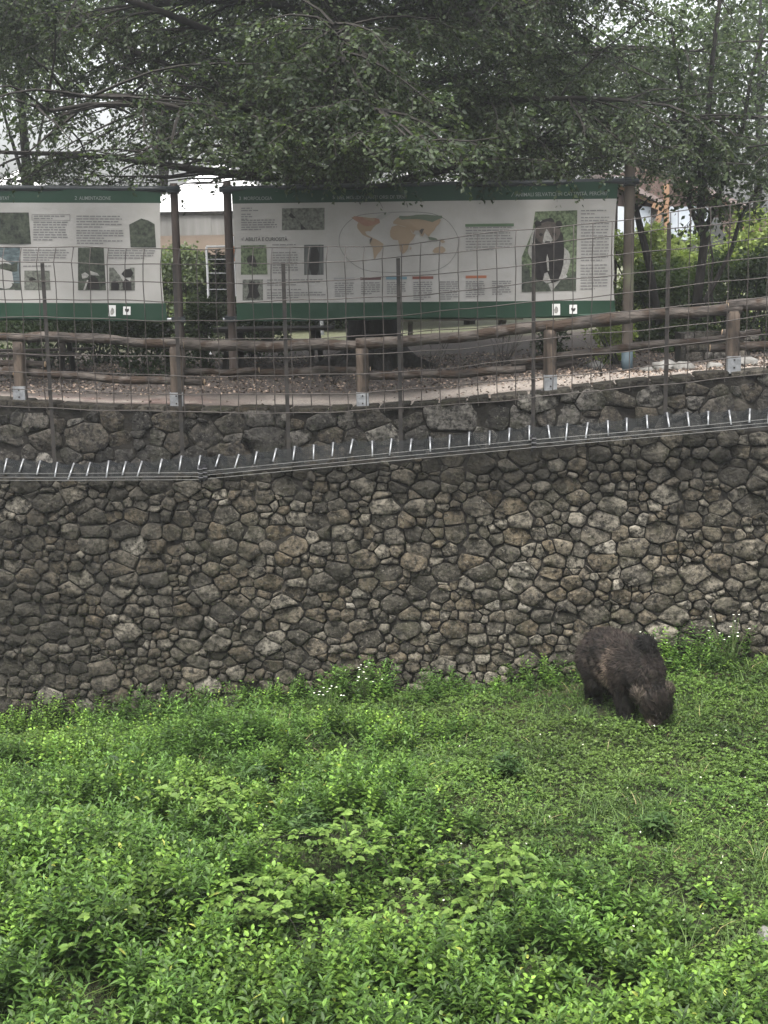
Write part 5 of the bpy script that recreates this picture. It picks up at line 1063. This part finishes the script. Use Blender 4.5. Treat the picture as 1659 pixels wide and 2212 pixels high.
for i, (x, Y, hg_, sp2, lb_) in enumerate(((1090, 14.8, .34, .22, 'dark green broadleaved weed standing out in the clover below the wall middle'), (545, 15.0, .42, .28, 'dark green willow-leaved weed clump left of centre in the greenery'), (245, 16.0, .45, .30, 'dark green tall weed clump at the left near the bare soil'), (660, 13.2, .40, .3, 'dark narrow-leaved weed clump in the middle of the greenery'), (1430, 12.9, .3, .2, 'bluish green weed in the clover at the right'), (500, 17.0, .35, .35, 'dark weed clump in the bed left of the bear below the wall'))):
    herb_plant('weed_plant', lb_, 'weed', x, Y, hg_, sp2, 18, .13, .24, DG, 320 + i, 0, 'weeds standing out of the ground cover')
# bramble sprays of big three-part leaves near the camera
for i, (x, Y, lb_) in enumerate(((560, 11.3, 'bright bramble spray with big three-part leaves near the bottom, left of centre'), (850, 11.1, 'big-leaved bramble spray at the edge of the dark hollow near the bottom centre'), (300, 11.0, 'bright bramble spray near the bottom left'), (980, 11.3, 'bramble spray with broad leaves right of the dark hollow'), (120, 12.6, 'yellowish big-leaved vine at the left edge'), (430, 13.6, 'yellowish vine leaves on top of the tall herbs at left'), (760, 12.4, 'light green vine over the herbs right of centre left hollow'), (1080, 11.6, 'broad-leaved vine creeping at the lower right of the hollow'))):
    r = np.random.default_rng(400 + i); c = at(x, 1900, Y); cz = float(zg(c[0], c[1])); root = empty('bramble_spray'); tag(root, lb_, 'bramble', 'bramble sprays near the camera'); L_ = Leafer(); m = MB()
    for k in range(9):
        a_ = r.uniform(0, 6.28); Ls = r.uniform(.4, .95); pts = [np.array([c[0] + math.cos(a_) * Ls * t, c[1] + math.sin(a_) * Ls * t * .8, cz + .55 * math.sin(.35 + t * 2.1) * r.uniform(.95, 1.05)]) for t in np.linspace(0, 1, 7)]
        m.tube(pts, [.0035] * 5 + [.003, .002], 4)
        for p in pts[1:]:
            for q_ in range(2):
                az = r.uniform(0, 6.28); pd = np.array([math.cos(az), math.sin(az), .35]); b = p + pd * .06
                for s_, sc in ((-1.1, .85), (0, 1.1), (1.1, .85)):
                    D = np.array([[math.cos(az + s_), math.sin(az + s_), .12]]); Ln = np.array([.088 * sc * r.uniform(.8, 1.15)]); L_.add(leaf4(b[None], D, np.array([[0, 0, 1.0]]) + r.normal(0, .22, (1, 3)), Ln, Ln * .72, np.array([r.uniform(.2, .8)])), lerp_col((.050, .095, .018), (.13, .20, .045), r.random(1)))
    m.obj('canes', BRANCH, root); L_.obj('leaves', LEAF, root)
c = at(1652, 2200, 11.0); rock('pale_rock', (c[0] + .05, c[1], float(zg(c[0], c[1])) + .02), .17, 'pale rough rock poking out of the grass at the bottom right corner', 'rock', 3, PALE)

# ------------------------------------------------------------------ bear
def make_bear():
    root = empty('brown_bear'); tag(root, 'dark brown bear grazing head-down in the grass in front of the stone wall', 'bear')
    bm = bmesh.new(); bmesh.ops.create_uvsphere(bm, u_segments=24, v_segments=16, radius=1); SV = np.array([v.co[:] for v in bm.verts]); SF = [tuple(v.index for v in f.verts) for f in bm.faces]; bm.free(); BM = MB()
    def ell(c, r, rot=(0, 0, 0)):
        M_ = np.array((Matrix.Rotation(rot[2], 3, 'Z') @ Matrix.Rotation(rot[1], 3, 'Y') @ Matrix.Rotation(rot[0], 3, 'X') @ Matrix.Diagonal(r))); BM.add(SV @ M_.T + np.array(c, float), SF)
    def limb(pts, rad, n=12):
        P = [np.array(p, float) for p in pts]
        for i in range(len(P) - 1):
            for t in np.linspace(0, 1, n): ell(P[i] * (1 - t) + P[i + 1] * t, [rad[i] * (1 - t) + rad[i + 1] * t] * 3)
    # x forward, y to the bear's left, z up
    limb([(-.64, 0, .68), (-.46, 0, .705), (-.12, 0, .69), (.18, 0, .70), (.36, 0, .74), (.50, -.02, .70)], (.25, .355, .375, .355, .31, .27), 9)
    ell((-.1, 0, .88), (.50, .20, .17), (0, .0, 0)); ell((.50, .03, 1.07), (.12, .115, .14)); ell((.50, 0, .88), (.16, .15, .16))
    limb([(.44, 0, .76), (.62, 0, .60), (.74, 0, .46)], (.25, .185, .140), 8)
    hd = np.array([.80, -.01, .345])
    ell(hd, (.195, .21, .215), (0, .3, 0)); ell(hd + (.03, -.01, -.05), (.175, .20, .17)); limb([hd + (.03, -.03, -.06), hd + (.055, -.07, -.19), hd + (.06, -.085, -.26)], (.135, .100, .078), 8)
    ell(hd + (.10, .0, .07), (.06, .12, .06))
    for s in (-1, 1):
        ell(hd + (-.055, s * .245, .15), (.042, .080, .105), (s * .5, 0, 0))
        limb([(.32, s * .17, .70), (.27, s * .19, .46), (.33, s * .18, .22), (.33, s * .18, .09)], (.19, .135, .095, .085)); ell((.40, s * .18, .05), (.125, .085, .055))
        limb([(-.46, s * .17, .66), (-.33, s * .20, .42), (-.50, s * .19, .20), (-.48, s * .19, .08)], (.26, .165, .095, .085)); ell((-.40, s * .19, .048), (.14, .08, .052))
    # near front leg carries weight a little back, the other steps forward
    ell((-.80, 0, .70), (.05, .04, .07))
    me_ = mesh_of('body', BM.V, BM.F); o = bpy.data.objects.new('body', me_); COL.objects.link(o)
    r_ = o.modifiers.new('r', 'REMESH'); r_.mode = 'VOXEL'; r_.voxel_size = .018; s_ = o.modifiers.new('s', 'SMOOTH'); s_.iterations = 9; s_.factor = .6
    dg = bpy.context.evaluated_depsgraph_get(); m2 = bpy.data.meshes.new_from_object(o.evaluated_get(dg)); COL.objects.unlink(o); bpy.data.objects.remove(o)
    n = len(m2.vertices); co = np.empty(n * 3, dtype=np.float32); m2.vertices.foreach_get('co', co); co = co.reshape(-1, 3).astype(float); m2.calc_loop_triangles(); nt_ = len(m2.loop_triangles); T = np.empty(nt_ * 3, dtype=np.int32); m2.loop_triangles.foreach_get('vertices', T); T = T.reshape(-1, 3)
    # place in the pit
    ang = math.radians(-67); px = at(1346, 1543, 17.45); px[2] = float(zg(px[0], px[1])) + .0; cs, sn = math.cos(ang), math.sin(ang); R_ = np.array([[cs, -sn, 0], [sn, cs, 0], [0, 0, 1]]); sc = .95; off = np.array([px[0] + .0, px[1], px[2] - .03])
    slope = np.array([0, 0, 0.0])
    def tow(P): return P @ R_.T * sc + off
    def colour(P):
        x, y, z = P[:, 0], P[:, 1], P[:, 2]; t = np.clip(.5 + .5 * fnoise(x * 3 + y, z * 3, 2.4, 1.2), 0, 1)
        t = np.clip(t * .5 + .25 + .30 * fnoise(x * 9 + z * 4, z * 5 + y * 9, 3.0, .7) + .22 * fnoise(x * 26 + z * 8, z * 9 + y * 26, 2.2, 2.9), 0, 1)
        base = lerp_col((.0016, .0014, .0013), (.0125, .0094, .0078), t)
        band = np.exp(-(((x - .10 - (z - .7) * .25) / .09) ** 2)) * (z > .45) * (z < .98) * 1.0; band = np.maximum(band, np.exp(-(((x + .05) / .10) ** 2 + ((z - .55) / .14) ** 2)) * .6)
        base = base * (1 - band[:, None]) + np.array((.050, .038, .029)) * band[:, None] * (.4 + t[:, None])
        top_ = np.clip((z - .78) / .25, 0, 1)[:, None] * .45; base = base * (1 - top_) + np.array((.018, .0138, .012)) * top_ * (.4 + 1.2 * t[:, None])
        hump = np.clip(1.5 * np.exp(-(((x - .51) / .14) ** 2 + ((y - .02) / .18) ** 2 + ((z - 1.10) / .18) ** 2)), 0, 1)[:, None]; base = base * (1 - .92 * hump) + np.array((.0028, .0026, .0026)) * hump * .92
        muz = np.exp(-(((x - .88) / .12) ** 2 + ((z - .09) / .11) ** 2))[:, None]; base = base * (1 - muz) + np.array((.050, .038, .030)) * muz
        ear = (np.exp(-(((x - .745) / .08) ** 2 + ((np.abs(y + .01) - .23) / .065) ** 2 + ((z - .49) / .09) ** 2)) * .95)[:, None]; base = base * (1 - ear) + np.array((.095, .078, .062)) * ear
        leg = np.clip((.42 - z) / .3, 0, 1)[:, None] * (x < .6)[:, None] * .6; return base * (1 - leg) + np.array((.0035, .0028, .0026)) * leg
    FUR = bpy.data.materials.new('bear_fur'); FUR.use_nodes = True; N, Lk = nodes(FUR); b = N['Principled BSDF']; a = N.new('ShaderNodeAttribute'); a.attribute_name = 'tint'; Lk.new(a.outputs['Color'], b.inputs['Base Color']); b.inputs['Roughness'].default_value = .75; b.inputs['Specular IOR Level'].default_value = .12
    disp = .014 * fnoise(co[:, 0] * 9 + co[:, 2] * 5, co[:, 2] * 6 + co[:, 1] * 9, 2.6, 4.1) + .007 * fnoise(co[:, 0] * 30 + co[:, 2] * 10, co[:, 1] * 30 + co[:, 2] * 8, 2.0, 1.9); vn = np.empty(n * 3, dtype=np.float32); m2.vertices.foreach_get('normal', vn); co = co + vn.reshape(-1, 3) * disp[:, None]
    tri_obj('body', tow(co), T, FUR, root, colour(co), True)
    # fur: bent tapering strands that follow the coat
    fr = np.random.default_rng(9); A, B_, C_ = co[T[:, 0]], co[T[:, 1]], co[T[:, 2]]; nr = np.cross(B_ - A, C_ - A); ar = np.linalg.norm(nr, axis=1); nf = 62000; ti = fr.choice(nt_, nf, p=ar / ar.sum()); u = fr.random((nf, 2)); fl = u.sum(1) > 1; u[fl] = 1 - u[fl]
    P = A[ti] + (B_ - A)[ti] * u[:, :1] + (C_ - A)[ti] * u[:, 1:]; nn = unit(nr[ti])
    flow = np.tile(np.array([-.75, 0, -.55]), (nf, 1)); lo = P[:, 2] < .45; flow[lo] = (-.15, 0, -1); hd_ = (P[:, 0] > .56) & (P[:, 2] < .62); flow[hd_] = (-.5, 0, .7); flow = flow + fr.normal(0, .28, (nf, 3)) + .25 * np.stack([fnoise(P[:, 0] * 4, P[:, 2] * 4, 2, 1), fnoise(P[:, 1] * 4, P[:, 2] * 4, 2, 2), fnoise(P[:, 0] * 4, P[:, 1] * 4, 2, 3)], 1)
    flow = unit(flow - nn * (flow * nn).sum(1, keepdims=True)); D = unit(flow * .85 + nn * .42); Lh = fr.uniform(.035, .095, nf) * (1 + .35 * fnoise(P[:, 0] * 20, P[:, 1] * 20 + P[:, 2] * 12, 2.2, 3.1)); Lh[(P[:, 2] < .25) & (P[:, 0] > .60)] *= .4; Lh[P[:, 2] < .12] *= .5; hump = np.exp(-(((P[:, 0] - .36) / .16) ** 2 + ((P[:, 2] - .99) / .14) ** 2)); Lh *= 1 + .7 * hump; W = fr.uniform(.004, .0085, nf)[:, None]
    sd = unit(np.cross(D, nn)); mid = P + D * Lh[:, None] * .55; tip = P + D * Lh[:, None] + flow * Lh[:, None] * .25 - nn * Lh[:, None] * .12; V = np.stack([P - sd * W, P + sd * W, mid + sd * W * .7, mid - sd * W * .7, tip], 1).reshape(-1, 3); k = np.arange(nf) * 5; TT = np.stack([np.stack([k, k + 1, k + 2], 1), np.stack([k, k + 2, k + 3], 1), np.stack([k + 3, k + 2, k + 4], 1)], 1).reshape(-1, 3)
    c_ = colour(P) * fr.uniform(.2, 2.4, (nf, 1)); c_ = c_ * (1 + .55 * fnoise(P[:, 0] * 22 + P[:, 2] * 6, P[:, 1] * 22 + P[:, 2] * 8, 2.2, 6.1))[:, None].clip(.3, 1.8); fo = tri_obj('fur', tow(V), TT, FUR, root, np.repeat(c_, 5, 0)); fo['kind'] = 'stuff'
    BL = mat('bear_nose_black', (.008, .007, .007), (.014, .012, .012), 20, .3)
    def ball(nm, c, r, m_):
        bm = bmesh.new(); bmesh.ops.create_uvsphere(bm, u_segments=12, v_segments=8, radius=1); V = np.array([v.co[:] for v in bm.verts]) * np.array(r) + np.array(c); F = [[v.index for v in f.verts] for f in bm.faces]; bm.free(); obj(nm, tow(V), F, m_, root, True)
    ball('nose', hd + (.09, -.10, -.305), (.035, .042, .028), BL)
    for s in (-1, 1): ball('eye', hd + (.165, s * .085 - .03, -.03), (.014, .014, .014), BL)
    m = MB()
    for s in (-1, 1):
        for xx_ in (.40, -.40):
            for k in range(5):
                p = tow(np.array([[xx_ + .115, s * .185 + (k - 2) * .028, .04]]))[0]; q_ = tow(np.array([[xx_ + .17, s * .185 + (k - 2) * .03, .012]]))[0]; m.tube([p, q_], [.010, .003], 5)
    m.obj('claws', BL, root)
make_bear()

# ------------------------------------------------------------------ hazy air
hz = bpy.data.materials.new('hazy_air'); hz.use_nodes = True; N, L = nodes(hz); N.remove(N['Principled BSDF']); pv = N.new('ShaderNodeVolumePrincipled'); pv.inputs['Color'].default_value = (.92, .94, .96, 1); pv.inputs['Density'].default_value = HAZE; pv.inputs['Anisotropy'].default_value = .7; L.new(pv.outputs[0], N['Material Output'].inputs['Volume'])
m = MB(); m.box((0, 22, 3.6), (150, 100, 19.4)); o = m.obj('haze', hz); tag(o, kind='stuff')

# put every Empty at the base of its thing
for o in [o for o in COL.objects if o.type == 'EMPTY' and o.parent is None]:
    ch = [c for c in COL.objects if c.parent == o]
    lo = np.array([1e9] * 3); hi = -lo
    for c in ch:
        for q_ in c.bound_box: lo = np.minimum(lo, q_); hi = np.maximum(hi, q_)
    b = Vector(((lo[0] + hi[0]) / 2, (lo[1] + hi[1]) / 2, lo[2])); o.location = b
    for c in ch: c.matrix_parent_inverse = Matrix.Translation(-b)
print('triangles', sum(sum(len(p.vertices) - 2 for p in o.data.polygons) if len(o.data.polygons) < 20000 else len(o.data.polygons) for o in COL.objects if o.type == 'MESH'))
